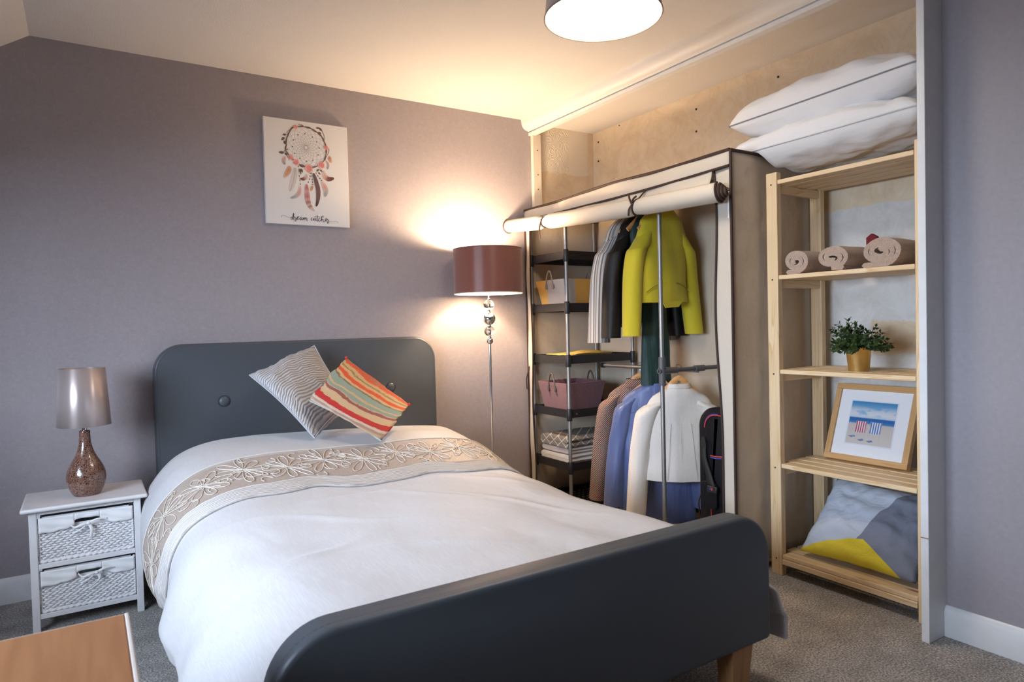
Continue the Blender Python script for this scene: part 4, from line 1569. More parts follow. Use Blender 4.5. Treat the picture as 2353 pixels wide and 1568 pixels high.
o = MB().lathe([(.001, 0), (.007, 0), (.007, .001)], (0, 0, 0), 12).build('socket_hole', DARKHOLE, WD)
o.rotation_euler = (0, R(-90), 0)
o.location = (TX0 - .0225, MY, .858)
MB().box(WX0 + .01, WX1, WY0 + .01, WY1 - .01, .02, .026).build('floor_panel', FAB, WD, smooth=False)

# ------------------------------------------------------------------ things on the wardrobe shelves


def tote(name, label, cx, cy, z, bw, bd, tw, td, h, mat, handle, inner, group):
    t = thing(name, (cx, cy, z), label, 'basket', group)
    mb = MB()

    def ringq(wx, wy, zz, ins=0):
        return [(cx - wx / 2 + ins, cy - wy / 2 + ins, zz), (cx + wx / 2 - ins, cy - wy / 2 + ins, zz), (cx + wx / 2 - ins, cy + wy / 2 - ins, zz), (cx - wx / 2 + ins, cy + wy / 2 - ins, zz)]
    mb.rings([ringq(bw, bd, z), ringq(tw, td, z + h), ringq(tw, td, z + h, .006), ringq(bw, bd, z + .006, .006)], True, True)
    mb.build('body', mat, t, smooth=False, bevel=.003)
    for sx, xx in ((-1, cx - tw / 2 + .004), (1, cx + tw / 2 - .004)):
        mb = MB()
        pts = [(xx + sx * .004, cy + .030 * math.cos(a), z + h - .030 + max(0, 1) * .082 * math.sin(a)) for a in [PI * i / 16 for i in range(17)]]
        pts = [(xx + sx * .003, cy + .033, z + h - .045)] + pts + [(xx + sx * .003, cy - .033, z + h - .045)]
        mb.tube(pts, .0048, 8)
        hd = mb.build('handle', handle, t)
        for sy in (-1, 1):
            mb = MB()
            ln = [(xx + sx * .0065 - sx * (-(zz - h) * (tw - bw) / 2 / h) * 0, cy + sy * .033 + .009 * math.cos(a), z + h - .038 + .017 * math.sin(a)) for a in [2 * PI * i / 16 for i in range(16)] for zz in (0,)]
            mb.prism(ln, (sx * -.006, 0, 0))
            mb.build('handle_patch', handle, hd, smooth=False)
    return t


YT = m_stripes('yellow_and_grey_striped_tote_cloth', [(0, (.62, .36, .09)), (.125, (.42, .38, .36)), (.37, (.60, .33, .07)), (.53, (.40, .36, .34)), (.595, (.60, .34, .08))], 1.0, axis=0, kind='Object', rough=.85)
# stripe coordinate runs round the corner: rotate the object coords so that x - y becomes one axis
for nd in YT.node_tree.nodes:
    if nd.type == 'MAPPING':
        nd.inputs['Rotation'].default_value = (0, 0, R(45))
        nd.inputs['Scale'].default_value = (1.414, 1.414, 1)
        nd.inputs['Location'].default_value = (1.04, 0, 0)
HANDL = M('grey_taupe_leather_handle', (.26, .21, .18), .55)
HANDL2 = M('dark_brown_leather_handle', (.10, .07, .06), .5)
y_t = tote('storage_tote', 'yellow and grey striped storage tote with leather handles on a wardrobe shelf', 2.462, 3.205, 1.203, .24, .23, .295, .285, .150, YT, HANDL, None, 'storage totes in the wardrobe')
LOGO = M('dark_red_sail_print', (.16, .03, .025), .8)
mb = MB()
mb.prism([(2.585, 3.0745, 1.30), (2.565, 3.0790, 1.245), (2.592, 3.0790, 1.245)], (0, -.002, 0))
for k in range(3):
    mb.box(2.567, 2.590, 3.0785, 3.0805, 1.236 - k * .007, 1.240 - k * .007)
mb.build('sail_print', LOGO, y_t, smooth=False)
tote('storage_tote', 'mauve felt storage tote with brown handles on a wardrobe shelf', 2.462, 3.205, .592, .24, .23, .295, .285, .158, M('mauve_felt', (.15, .065, .08), .95, var=((.18, .085, .10), 90), sheen=.3), HANDL2, None, 'storage totes in the wardrobe')


def folded(name, label, cat, cx, cy, z, wx, wy, h, layers, mat, seed=1.0, group=None):
    """folded textile: a sheet going back and forth, the fold edges facing -y / +y"""
    th = h / layers
    path = []
    half = wy / 2 - th / 2
    for k in range(layers):
        zz = th * (k + .5)
        d = 1 if k % 2 == 0 else -1
        m_ = 8
        for i in range(m_ + 1):
            path.append((-d * half + 2 * d * half * i / m_, zz))
        if k < layers - 1:
            for i in range(1, 6):
                a = -PI / 2 + PI * i / 6
                path.append((d * (half + th * .5 * math.cos(a)), zz + th / 2 + th / 2 * math.sin(a)))
    mb = MB()

    def fn(a, b, l):
        e = 1 - .10 * abs(l / (wx / 2)) ** 3
        q = Vector((cx + l, cy + a * (1 + .015 * math.sin(l * 20 + seed)), z + b * e))
        g = nz((q.x * 14, q.y * 14, q.z * 14), 1, seed) * .005
        return q + Vector((g, g * .6, max(0, g * .5) + 0))
    ribbon_solid(mb, path, th * .92, fn, -wx / 2, wx / 2, 14)
    return tag(mb.build(name, mat, ang=60), label, cat, group)


TREL = _new('grey_trellis_blanket')
m, nt, bs = TREL
bs.inputs['Roughness'].default_value = .9
mp = coords(nt, 'Object', (24, 24, 34))
sx = N(nt, 'ShaderNodeSeparateXYZ')
L(nt, mp, 0, sx, 0)
xy = math_n(nt, 'SUBTRACT', sx.outputs[0], sx.outputs[1])
a1 = math_n(nt, 'ABSOLUTE', math_n(nt, 'SINE', math_n(nt, 'MULTIPLY', math_n(nt, 'ADD', xy, sx.outputs[2]), 1.7)))
a2 = math_n(nt, 'ABSOLUTE', math_n(nt, 'SINE', math_n(nt, 'MULTIPLY', math_n(nt, 'SUBTRACT', xy, sx.outputs[2]), 1.7)))
mn = math_n(nt, 'MINIMUM', a1, a2)
rp = ramp(nt, [(.12, (.62, .58, .52)), (.2, (.22, .20, .185))])
nt.links.new(mn, rp.inputs[0])
L(nt, rp, 0, bs, 'Base Color')
SHEETM = M('white_bed_linen', (.74, .72, .71), .85, bump=(40, .5, .004))
SHEETG = M('pale_grey_bed_linen', (.56, .53, .52), .85, bump=(40, .5, .004))
folded('folded_sheet', 'white folded bed sheet at the bottom of the pile on the wardrobe shelf', 'bedding', 2.53, 3.20, .285, .40, .28, .052, 2, SHEETM, 1.0, 'folded bedding in the wardrobe')
folded('folded_sheet', 'pale grey folded sheet in the middle of the pile on the wardrobe shelf', 'bedding', 2.53, 3.20, .338, .40, .27, .034, 2, SHEETG, 2.0, 'folded bedding in the wardrobe')
folded('folded_blanket', 'grey folded blanket with a white trellis pattern on top of the pile', 'bedding', 2.53, 3.20, .373, .41, .275, .064, 2, m, 3.0, 'folded bedding in the wardrobe')
CLOTHY = M('mustard_cotton', (.62, .42, .10), .9, bump=(50, .4, .003))
mb = MB()
mb.grid(lambda u, v: (lerp(2.36, 2.70, u), lerp(3.08, 3.32, v) + .02 * u, .913 + .010 * math.sin(PI * u) * math.sin(PI * v) + .004 * nz((u * 6, v * 6, 0), 1, 4)), 20, 16)
mb.grid(lambda u, v: (lerp(2.40, 2.66, u) + .03 * v, lerp(3.07, 3.24, v) - .01 * u, .920 + .014 * math.sin(PI * u) * math.sin(PI * v) + .004 * nz((u * 6, v * 6, 0), 1, 9)), 20, 16)
tag(mb.build('folded_cloth', CLOTHY, solid=.004, ang=180, recalc=False), 'mustard yellow cloth lying on a wardrobe shelf above the mauve tote', 'cloth')


# ------------------------------------------------------------------ hangers and clothes
HWOOD = m_pine('X', (.88, .62, .40), 'hanger_beech')


def hanger(x, y, z, a, label, w=.152, k=1.0):
    """wooden hanger hooked over a rod at (x, y, z); the arms lie along local x"""
    t = thing('coat_hanger', (x, y, z), label, 'hanger', 'wooden coat hangers in the wardrobe', (0, 0, -a))
    pts = crom([(s_ * w * f_, 0, -.056 - d_ * k) for s_, f_, d_ in ((-1, 1, .112), (-1, .75, .084), (-1, .38, .042), (0, 0, 0), (1, .38, .042), (1, .75, .084), (1, 1, .112))], 6)
    MB().tube(pts, lambda s: .0155 - .003 * abs(2 * s - 1), 10, flat=.42, up=(0, 1, 0)).build('arms', HWOOD, t, local=True)
    hk = [(.0, 0, -.045), (0, 0, -.022), (.004, 0, -.012)] + [(.013 * math.cos(b) - .0, 0, .002 + .013 * math.sin(b)) for b in [R(-50) + R(230) * i / 12 for i in range(13)]]
    MB().tube(crom(hk, 2), .0018, 6).build('hook', CHROME, t, local=True)
    return t


def section(hw, hd, z, n, cx=0.0, e=2.4, fold=0.0, ph=0.0):
    out = []
    for j in range(n):
        a = 2 * PI * j / n
        c, s_ = math.cos(a), math.sin(a)
        k = (abs(c) ** e + abs(s_) ** e) ** (-1 / e)
        f = 1 + fold * math.sin(a * 5 + ph) + fold * .6 * math.sin(a * 9 - ph * 1.7)
        out.append(Vector((cx + hw * k * c, hd * k * s_ * f, z)))
    return out


def garment(name, label, cat, x, y, z, a, mat, rows, sleeves=None, neck=-.080, fold=.07, e=2.3, collar=None, seed=0.0, sl=1.0, group='clothes in the fabric wardrobe'):
    t = thing(name, (x, y, z), label, cat, group, (0, 0, -a))
    n = 40
    zs = [r_[0] for r_ in rows]
    nrow = 34
    rs = []
    for i in range(nrow + 1):
        d = zs[0] + (zs[-1] - zs[0]) * (i / nrow) ** 1.35
        hw = lin(-d, [-q for q in zs], [r_[1] for r_ in rows])
        hd = lin(-d, [-q for q in zs], [r_[2] for r_ in rows])
        k = min(1, max(0, (-d - .12) / .2))
        sec = section(hw, hd, neck + d, n, 0, e, fold * k, seed + i * .06)
        for p in sec:
            p.y += .006 * nz((p.x * 9, p.z * 6, 0), 1, seed) * (1 + k)
        rs.append(sec)
    MB().rings(rs, True, True).build('body', mat, t, ang=80, local=True)
    if sleeves:
        ln, sp, r0, r1, puff = sleeves
        for sg in (-1, 1):
            P = crom([(sg * (sp - .085), 0, neck - .062 * sl), (sg * (sp - .046), 0, neck - .092 * sl), (sg * (sp - .010), 0, neck - .135 * sl), (sg * (sp + .014), .004, neck - .24), (sg * (sp + .034), .010, neck - .38), (sg * (sp + .058), -.004, neck - ln)], 8)
            rr = []
            for i, p in enumerate(P):
                q = i / (len(P) - 1)
                w_ = lin(q, [0, .2, .4, .6, .8, 1], [r0 * .45, r0 * (.80 + puff), r0 * (1.0 + puff * .5), r0 * 1.0, lerp(r0, r1, .6), r1])
                sec = []
                for j in range(22):
                    b = 2 * PI * j / 22
                    f = 1 + fold * .8 * math.sin(b * 4 + q * 9 + seed) * q
                    sec.append(p + Vector((w_ * math.cos(b) * f, w_ * 1.12 * math.sin(b) * f, .012 * math.cos(b) * sg * -1 * (1 - q))))
                rr.append(sec)
            MB().rings(rr, True, True).build('sleeve', mat, t, ang=80, local=True)
    if collar:
        ch, cm = collar
        rs = []
        for i in range(5):
            q = i / 4
            hw = lerp(.062, .052, q)
            hd = lerp(.047, .042, q)
            rs.append(section(hw, hd, neck - .006 + ch * q, 24))
        MB().rings(rs, False, False).build('collar', cm, t, ang=180, local=True, solid=.005)
    return t


JAK = lambda ln, w=.185, dpt=.06, fl=1.0, s=1.0: [(0, .052, .042), (-.008 * s, .064, .046), (-.024 * s, .095, .050), (-.045 * s, .132, .050), (-.068 * s, w * .90, .050), (-.10 * s, w, .054), (-.10 * s - .07, w, dpt), (-.28, w * .97, dpt * 1.1), (-.37, w * .95, dpt * 1.12), (-ln, w * fl, dpt * 1.15)]
# cloth
YEL = M('lime_yellow_crepe', (.58, .48, .016), .75, bump=((14, 14, 5), .45, .012), sheen=.2)
BLK = M('black_biker_leather', (.010, .009, .009), .5, bump=((20, 20, 8), .5, .012), spec=.3)
STRP = m_stripes('grey_brown_striped_poplin', [(0, (.60, .56, .52)), (.16, (.17, .15, .14)), (.28, (.50, .46, .42)), (.42, (.27, .29, .33)), (.55, (.66, .62, .58)), (.72, (.13, .11, .10)), (.80, (.55, .50, .45)), (.9, (.30, .27, .25))], 5, axis=0, kind='UV', rough=.85, warp=.006, warpscale=6)
TEAL = M('dark_bottle_green_crepe', (.006, .030, .026), .6, var=((.010, .040, .034), 12), bump=((22, 22, 3), .6, .015))
WHT = m_stripes('ivory_herringbone_weave', [(0, (.70, .66, .61)), (.5, (.80, .77, .73)), (.9, (.72, .68, .64))], 110, axis=2, kind='Object', rough=.85, warp=.0, bump=.5, interp='LINEAR', bdist=.0015)
# herringbone: slanted ribs that change direction in columns
nt = WHT.node_tree
fr = [n for n in nt.nodes if n.type == 'MATH' and n.operation == 'MULTIPLY' and abs(n.inputs[1].default_value - 110) < 1e-3][0]
sep = [n for n in nt.nodes if n.type == 'SEPXYZ'][0]
zig = math_n(nt, 'PINGPONG', sep.outputs[0], .011)
tot = math_n(nt, 'ADD', sep.outputs[2], math_n(nt, 'MULTIPLY', zig, 1.2))
nt.links.new(tot, fr.inputs[0])
BLU = M('cornflower_blue_satin', (.085, .125, .30), .42, var=((.10, .145, .33), 10), sheen=.2, bump=((18, 18, 4), .6, .016))
m, nt, bs = _new('brown_houndstooth_tweed')
bs.inputs['Roughness'].default_value = .95
mp = coords(nt, 'Object', (1, 1, 1))
ck = N(nt, 'ShaderNodeTexChecker')
ck.inputs['Scale'].default_value = 170
ck.inputs[1].default_value = (.34, .29, .25, 1)
ck.inputs[2].default_value = (.05, .038, .034, 1)
rx = coords(nt, 'Object', (1, 0, 1), rot=(0, 0, 0))
L(nt, rx, 0, ck, 0)
nn = N(nt, 'ShaderNodeTexNoise', i_Scale=120.0, i_Detail=1.0)
L(nt, mp, 0, nn, 0)
nr = ramp(nt, [(.45, (1, 1, 1)), (.62, (1.3, .62, .52))])
L(nt, nn, 0, nr, 0)
nt.links.new(mix_rgb(nt, 1.0, ck.outputs[0], nr.outputs[0], 'MULTIPLY'), bs.inputs['Base Color'])
TWEED = m

RU, RL = 1.768, .857      # tops of the two rods
UX = 2.56
hanger(UX, 2.765, RU, R(6), 'wooden hanger holding the grey striped shirt', k=1.28)
garment('striped_shirt', 'grey and brown striped shirt hanging beside the wardrobe shelves', 'shirt', UX, 2.765, RU, R(6), STRP, JAK(.62, .172, .036, 1.05, 1.5), (.70, .172, .048, .054, 0), fold=.10, collar=(.03, STRP), seed=1, sl=1.5)
hanger(UX, 2.675, RU, R(6), 'wooden hanger holding the black jacket', k=1.28)
garment('black_jacket', 'black leather jacket between the striped shirt and the yellow jacket', 'jacket', UX, 2.675, RU, R(6), BLK, JAK(.60, .165, .034, 1.0, 1.5), (.675, .165, .045, .048, 0), fold=.05, seed=2, collar=(.028, BLK), sl=1.5)
hanger(UX, 2.612, RU, R(6), 'wooden hanger holding the dark green dress', k=1.2)
DRS = [(0, .070, .030), (-.05, .115, .032), (-.09, .140, .034), (-.14, .150, .036), (-.30, .125, .036), (-.42, .080, .036), (-.50, .070, .036), (-.70, .085, .038), (-.85, .092, .04), (-.93, .095, .042)]
garment('green_dress', 'long dark green dress hanging under the yellow jacket', 'dress', UX + .015, 2.612, RU, R(6), TEAL, DRS, None, fold=.22, seed=3)
hanger(UX, 2.535, RU, R(4), 'wooden hanger holding the yellow jacket', k=1.28)
yj = garment('yellow_jacket', 'lime yellow collarless cropped jacket on the upper wardrobe rod', 'jacket', UX, 2.535, RU, R(4), YEL, JAK(.495, .158, .048, 1.06, 1.5), (.665, .155, .050, .046, 0), fold=.035, seed=4, sl=1.5)
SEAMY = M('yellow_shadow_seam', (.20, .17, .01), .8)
for sg in (-1, 1):
    MB().tube(crom([(sg * .045, -.056, -.475), (sg * .10, -.053, -.495), (sg * .145, -.042, -.525)], 5), .0018, 5).build('pocket_welt', SEAMY, yj, local=True)
MB().hexa([(-.03, -.056, -.605), (.06, -.056, -.60), (.06, -.052, -.60), (-.03, -.052, -.605)], [(-.05, -.056, -.57), (.09, -.055, -.57), (.09, -.050, -.57), (-.05, -.051, -.57)]).build('front_point', YEL, yj, local=True)

hanger(UX, 2.715, RL, R(44), 'wooden hanger holding the brown tweed blazer')
tz = garment('tweed_blazer', 'brown houndstooth tweed blazer on the lower wardrobe rod', 'blazer', UX, 2.715, RL, R(44), TWEED, JAK(.74, .182, .042, 1.08), (.66, .182, .056, .052, 0), fold=.06, seed=5)
mb = MB()
mb.rings([section(.075, .055, -.072, 30), section(.068, .052, -.092, 30), section(.095, .060, -.118, 30)], False, False)
mb.build('collar', TWEED, tz, ang=180, local=True, solid=.006)
hanger(UX, 2.602, RL, R(42), 'wooden hanger holding the blue dress')
bd = garment('blue_dress', 'cornflower blue long-sleeved dress between the tweed blazer and the ivory jacket', 'dress', UX, 2.602, RL, R(42), BLU, [(0, .052, .042), (-.008, .064, .045), (-.024, .095, .048), (-.045, .132, .048), (-.068, .160, .048), (-.10, .178, .050), (-.25, .175, .042), (-.45, .180, .044), (-.60, .195, .046), (-.76, .205, .05)], (.66, .175, .052, .050, .02), fold=.12, seed=6, neck=-.09)
MB().tube([(-.150, -.038, -.245), (-.06, -.046, -.243), (.06, -.046, -.243), (.150, -.038, -.245)], .0012, 5).build('yoke_seam', M('blue_seam', (.08, .10, .25), .7), bd, local=True)
hanger(UX, 2.432, RL, R(40), 'wooden hanger holding the ivory jacket', k=1.2)
wj = garment('ivory_jacket', 'ivory herringbone jacket with puffed shoulders on the lower wardrobe rod', 'jacket', UX, 2.432, RL, R(40), WHT, JAK(.475, .168, .065, 1.10), (.66, .172, .056, .050, .25), fold=.05, seed=7, neck=-.10, collar=(.024, WHT))
for x_, lean in ((0, 0.0), (.062, .012), (-.062, -.012)):
    MB().tube([(x_ - lean, -.0655, -.28), (x_, -.0745, -.42), (x_ + lean, -.078, -.565)], .0011, 5).build('seam', M('ivory_seam', (.60, .56, .52), .8), wj, local=True)

# ------------------------------------------------------------------ black holdall bag standing in the wardrobe
NYL = M('black_nylon', (.006, .006, .008), .6, spec=.2, bump=(400, .2, .0006))
REDT = M('red_woven_tape', (.50, .035, .040), .7)
BLUT = M('blue_woven_tape', (.035, .055, .30), .7)
BG = thing('travel_bag', (2.48, 2.07, .026), 'black nylon travel bag with red and blue zip trim at the wardrobe opening', 'bag')
bgx, by0, by1, bz1 = 2.425, 1.945, 2.192, .690
mb = MB()
for ins, x in ((.018, bgx), (.005, bgx + .008), (0, bgx + .022), (0, bgx + .13), (.006, bgx + .15), (.02, bgx + .158)):
    mb_r = [(x, y, z) for y, z in rrect(by0 + ins, by1 - ins, .027 + ins, bz1 - ins, .085, .03, 10)]
    mb.v += []
    if ins == .018:
        rsb = []
    rsb.append(mb_r)
mb.rings(rsb)
bag = mb.build('body', NYL, BG, ang=60)
mb = MB()
for ins, x in ((.0, bgx - .001), (.0, bgx - .022), (.006, bgx - .030), (.02, bgx - .034)):
    r_ = [(x, y, z) for y, z in rrect(by0 + .03 + ins, 2.125 - ins, .08 + ins, .668 - ins, .065, .02, 10)]
    if x == bgx - .001:
        rsb = []
    rsb.append(r_)
mb.rings(rsb)
pk = mb.build('front_pocket', NYL, BG, ang=60)


def tape(pts, mat, dx):
    MB().tube([(x + dx, y, z) for x, y, z in pts], .0030, 6).build('trim_tape', mat, pk)


arc = [(y, z) for y, z in rrect(by0 + .035, 2.121, .08, .664, .062, .02, 12) if z > .535]
tape([(bgx - .026, y, z) for y, z in arc], REDT, -.004)
tape([(bgx - .020, y + .0055, z + .003) for y, z in arc if y > 2.04], BLUT, -.004)
tape([(bgx - .034, lerp(2.085, 1.96, i / 8), .478 - .002 * math.sin(i)) for i in range(9)], REDT, -.002)
tape([(bgx - .034, lerp(2.085, 1.96, i / 8), .470 - .002 * math.sin(i)) for i in range(9)], BLUT, -.002)
MB().tube([(bgx - .034, 2.085, .17), (bgx - .034, 2.087, .235)], .003, 6).build('trim_tape', REDT, pk)
STRAP = M('black_webbing', (.012, .012, .012), .7)
mb = MB()
sp = crom([(bgx - .040, 2.118, .535), (bgx - .046, 2.115, .47), (bgx - .050, 2.085, .40), (bgx - .052, 2.065, .345)], 6)
mb.strip(sp, [.016 + .006 * i / len(sp) for i in range(len(sp))], lambda i: Vector((0, 1, .3)).normalized())
mb.build('shoulder_strap', STRAP, BG, solid=.004)
MB().prism([(bgx - .046, 2.118 + .014 * math.cos(a), .535 + .028 * math.sin(a)) for a in [2 * PI * i / 16 for i in range(16)]], (.010, 0, 0)).build('strap_tab', M('black_leather_tab', (.02, .02, .022), .35), BG)
MB().prism([(bgx - .052, y, z) for y, z in rrect(2.04, 2.135, .235, .36, .03, .02, 6)], (.016, 0, 0)).build('front_pouch', NYL, BG, bevel=.004)
mb = MB()
mb.box(bgx - .064, bgx - .050, 2.030, 2.085, .315, .345)
bk = mb.build('buckle', BLACKP, BG, bevel=.004)
for dy, mt in ((.0, REDT), (.007, BLUT)):
    o = MB().lathe([(.0035, 0), (.0058, 0), (.0058, .001), (.0035, .001)], (0, 0, 0), 14).build('round_badge', mt, bk)
    o.rotation_euler = (0, R(-90), 0)
    o.location = (bgx - .0642, 2.056 + dy, .332)
MB().tube(crom([(bgx + .02, by1 + .006, .265), (bgx + .015, by1 + .014, .225), (bgx + .018, by1 + .008, .17)], 4), .004, 6).build('zip_pull', M('gunmetal_zip_pull', (.12, .12, .12), .35, 1.0), BG)
MB().tube([(bgx - .045 + .010 * math.cos(a), 2.088, .175 + .018 * math.sin(a)) for a in [2 * PI * i / 16 for i in range(16)]], .002, 5, closed=True).build('metal_ring', CHROME, BG)


# ------------------------------------------------------------------ pine shelving unit
SU = thing('pine_shelf_unit', (2.63, 1.50, 0), 'natural pine shelving unit with slatted shelves in the wall recess', 'shelving')
SX0, SX1 = 2.465, 2.803
PY = ((1.774, 1.826), (1.170, 1.222))
for y0, y1 in PY:
    MB().box(SX0, SX0 + .031, y0, y1, 0, 1.71).build('post', PINE_Z, SU, smooth=False, bevel=.003)
    MB().box(SX1 - .031, SX1, y0, y1, 0, 1.71).build('post', PINE_Z, SU, smooth=False, bevel=.003)
SZ = (.092, .480, .880, 1.277, 1.676)
slat_w, slat_t = .056, .018
sl0 = MB().box(-slat_w / 2, slat_w / 2, -.274, .274, -slat_t, 0)
proto = None
bar = None
for si, z in enumerate(SZ):
    nsl = 5
    for k in range(nsl):
        xx = lerp(SX0 + slat_w / 2 + .002, SX1 - slat_w / 2 - .002, k / (nsl - 1))
        if proto is None:
            proto = sl0.build('shelf_slat', PINE_Y, SU, smooth=False, bevel=.0025)
            o = proto
        else:
            o = proto.copy()
            COL.objects.link(o)
        o.location = (xx, 1.498, z)
        o.scale = (1, 1.10 if 0 < k < nsl - 1 else 1, 1)
    for yb_ in (1.789, 1.207):
        if bar is None:
            bar = MB().box(SX0 + .032, SX1 - .032, -.0115, .0115, -.034, 0).build('shelf_bearer', PINE_X, SU, smooth=False, bevel=.002)
            o = bar
        else:
            o = bar.copy()
            COL.objects.link(o)
        o.location = (0, yb_, z - slat_t)
# front lip of the bottom shelf
MB().box(SX0 - .002, SX0 + .016, 1.224, 1.772, .050, .073).build('front_lip', PINE_Y, SU, smooth=False, bevel=.003)
for z in (1.66, 1.26, .86, .46, .07):
    for y in (1.80, 1.196):
        o = MB().lathe([(.001, 0), (.0035, 0), (.0035, .001)], (0, 0, 0), 10).build('screw', M('dark_screw', (.06, .05, .04), .5, .6), SU)
        o.rotation_euler = (0, R(-90), 0)
        o.location = (SX0 - .0004, y, z)

# ------------------------------------------------------------------ bed pillows on top
PIL = M('white_pillow_cotton', (.80, .80, .81), .8, bump=((14, 5, 14), .6, .012), sheen=.15)
pgroup = 'bed pillows on top of the shelving unit'
for (lab, zc, th, y0, y1, tip, col, sd) in (
        ('white bed pillow lying on the top pine shelf under another pillow', 1.772, .185, 1.175, 1.995, .045, (.60, .60, .60), 3.1),
        ('white bed pillow with grey piping, topmost on the pine shelves', 1.922, .215, 1.178, 1.995, .030, (.24, .24, .26), 8.4)):
    o = thing('bed_pillow', (2.65, 1.57, zc), lab, 'pillow', pgroup)
    mb = MB()
    lp = cushion(mb, (2.425, y1, zc + tip - .005), (2.845, y1 - .03, zc + tip), (2.845, y0, zc + .045), (2.425, y0 + .005, zc + .045), th, 40, .04, .016, sd, 3.4, 0, .42)
    if sd < 5:      # the lower pillow rests on the shelf and on the wardrobe roof
        for i, p in enumerate(mb.v):
            k = min(1, max(0, (p[1] - 1.79) / .065))
            zm = 1.679 + .134 * k * k * (3 - 2 * k)
            mb.v[i] = (p[0], p[1], max(p[2], zm))
        lp = [Vector((p.x, p.y, max(p.z, 1.679 + .134 * (p.y > 1.85)))) for p in lp]
    mb.build('cover', PIL, o, merge=.0005, ang=180)
    MB().tube(lp, .0032, 6, closed=True).build('piping', M('pillow_piping', col, .7), o)

# ------------------------------------------------------------------ rolled towels
m, nt, bs = _new('beige_terry_towelling')
bs.inputs['Roughness'].default_value = .95
bs.inputs['Sheen Weight'].default_value = .4
mp = coords(nt)
n1 = N(nt, 'ShaderNodeTexNoise', i_Scale=330.0, i_Detail=2.0)
L(nt, mp, 0, n1, 0)
rp = ramp(nt, [(.3, (.42, .29, .21)), (.7, (.62, .46, .36))])
L(nt, n1, 0, rp, 0)
L(nt, rp, 0, bs, 'Base Color')
add_bump(nt, bs, n1.outputs[0], 1.0, .006)
TERRY = m


def towel(label, yc, ry, rz, z, x0, ln, turns, rot, tail, seed):
    mb = MB()
    path = []
    n = int(turns * 22)
    for i in range(n + 1):
        t = i / n
        k = .20 + .80 * t
        a = rot + turns * 2 * PI * t
        path.append((math.cos(a) * (ry - .008) * k, rz + math.sin(a) * (rz - .008) * k))
    # loose end lying along the shelf
    e = path[-1]
    for i in range(1, 7):
        path.append((e[0] + tail * i / 6 * .9, .0085 + (e[1] - .0085) * max(0, 1 - i / 2.0) ** 2))

    def fn(a, b, l):
        q = Vector((x0 + l, yc + a, z + b))
        g = nz((q.x * 11, q.y * 16, q.z * 16), 1, seed) * .006
        q += Vector((g * .6, g, max(-(q.z - z), g)))
        q.z = max(q.z, z)
        return q
    ribbon_solid(mb, path, .0195, fn, 0, ln, 12)
    return tag(mb.build('rolled_towel', TERRY, ang=70), label, 'towel', 'rolled towels on the pine shelf')


tz_ = 1.2785
towel('rolled beige towel at the end of the row nearest the fabric wardrobe', 1.706, .062, .052, tz_, 2.488, .28, 1.9, R(-90) - R(1.9 * 360), .040, 1.0)
towel('rolled beige towel between the other two towels', 1.545, .072, .052, tz_, 2.484, .28, 2.1, R(-90) - R(2.1 * 360), -.05, 4.0)
towel('rolled beige towel at the end of the row beside the white panel', 1.352, .080, .056, tz_, 2.482, .28, 2.5, R(-90) - R(2.5 * 360), .070, 7.0)
RB = M('dark_red_felt', (.16, .006, .010), .8)
mb = MB()
mb.prism([(2.70, 1.528, 1.278), (2.70, 1.488, 1.278), (2.70, 1.484, 1.416), (2.70, 1.508, 1.432), (2.70, 1.53, 1.416)], (.02, 0, 0))
tag(mb.build('felt_pouch', RB, bevel=.004), 'dark red pouch peeking out behind the rolled towels', 'pouch')

# ------------------------------------------------------------------ potted plant
PT = thing('potted_plant', (2.60, 1.507, .881), 'small bushy green artificial plant in a brass pot on the pine shelf', 'plant')
m, nt, bs = _new('brushed_brass')
bs.inputs['Base Color'].default_value = (.80, .60, .25, 1)
bs.inputs['Metallic'].default_value = 1
bs.inputs['Roughness'].default_value = .34
mp = coords(nt, 'Object', (4, 4, 400))
n1 = N(nt, 'ShaderNodeTexNoise', i_Scale=1.0)
L(nt, mp, 0, n1, 0)
add_bump(nt, bs, n1.outputs[0], .08, .0006)
pc = (2.60, 1.507, .8805)
MB().lathe([(.001, .0), (.0375, 0), (.0385, .003), (.0470, .092), (.0485, .094), (.0470, .0955), (.0440, .094), (.0410, .070), (.001, .070)], pc, 40).build('pot', m, PT, ang=50)
MB().lathe([(.001, .078), (.025, .080), (.0425, .074), (.0425, .068), (.001, .068)], pc, 24).build('soil', M('dark_soil', (.02, .015, .01), .95), PT)
LEAF = M('dark_green_leaf', (.010, .032, .006), .5, var=((.035, .075, .012), 45))
rg = random.Random(11)
lf, stm = MB(), MB()
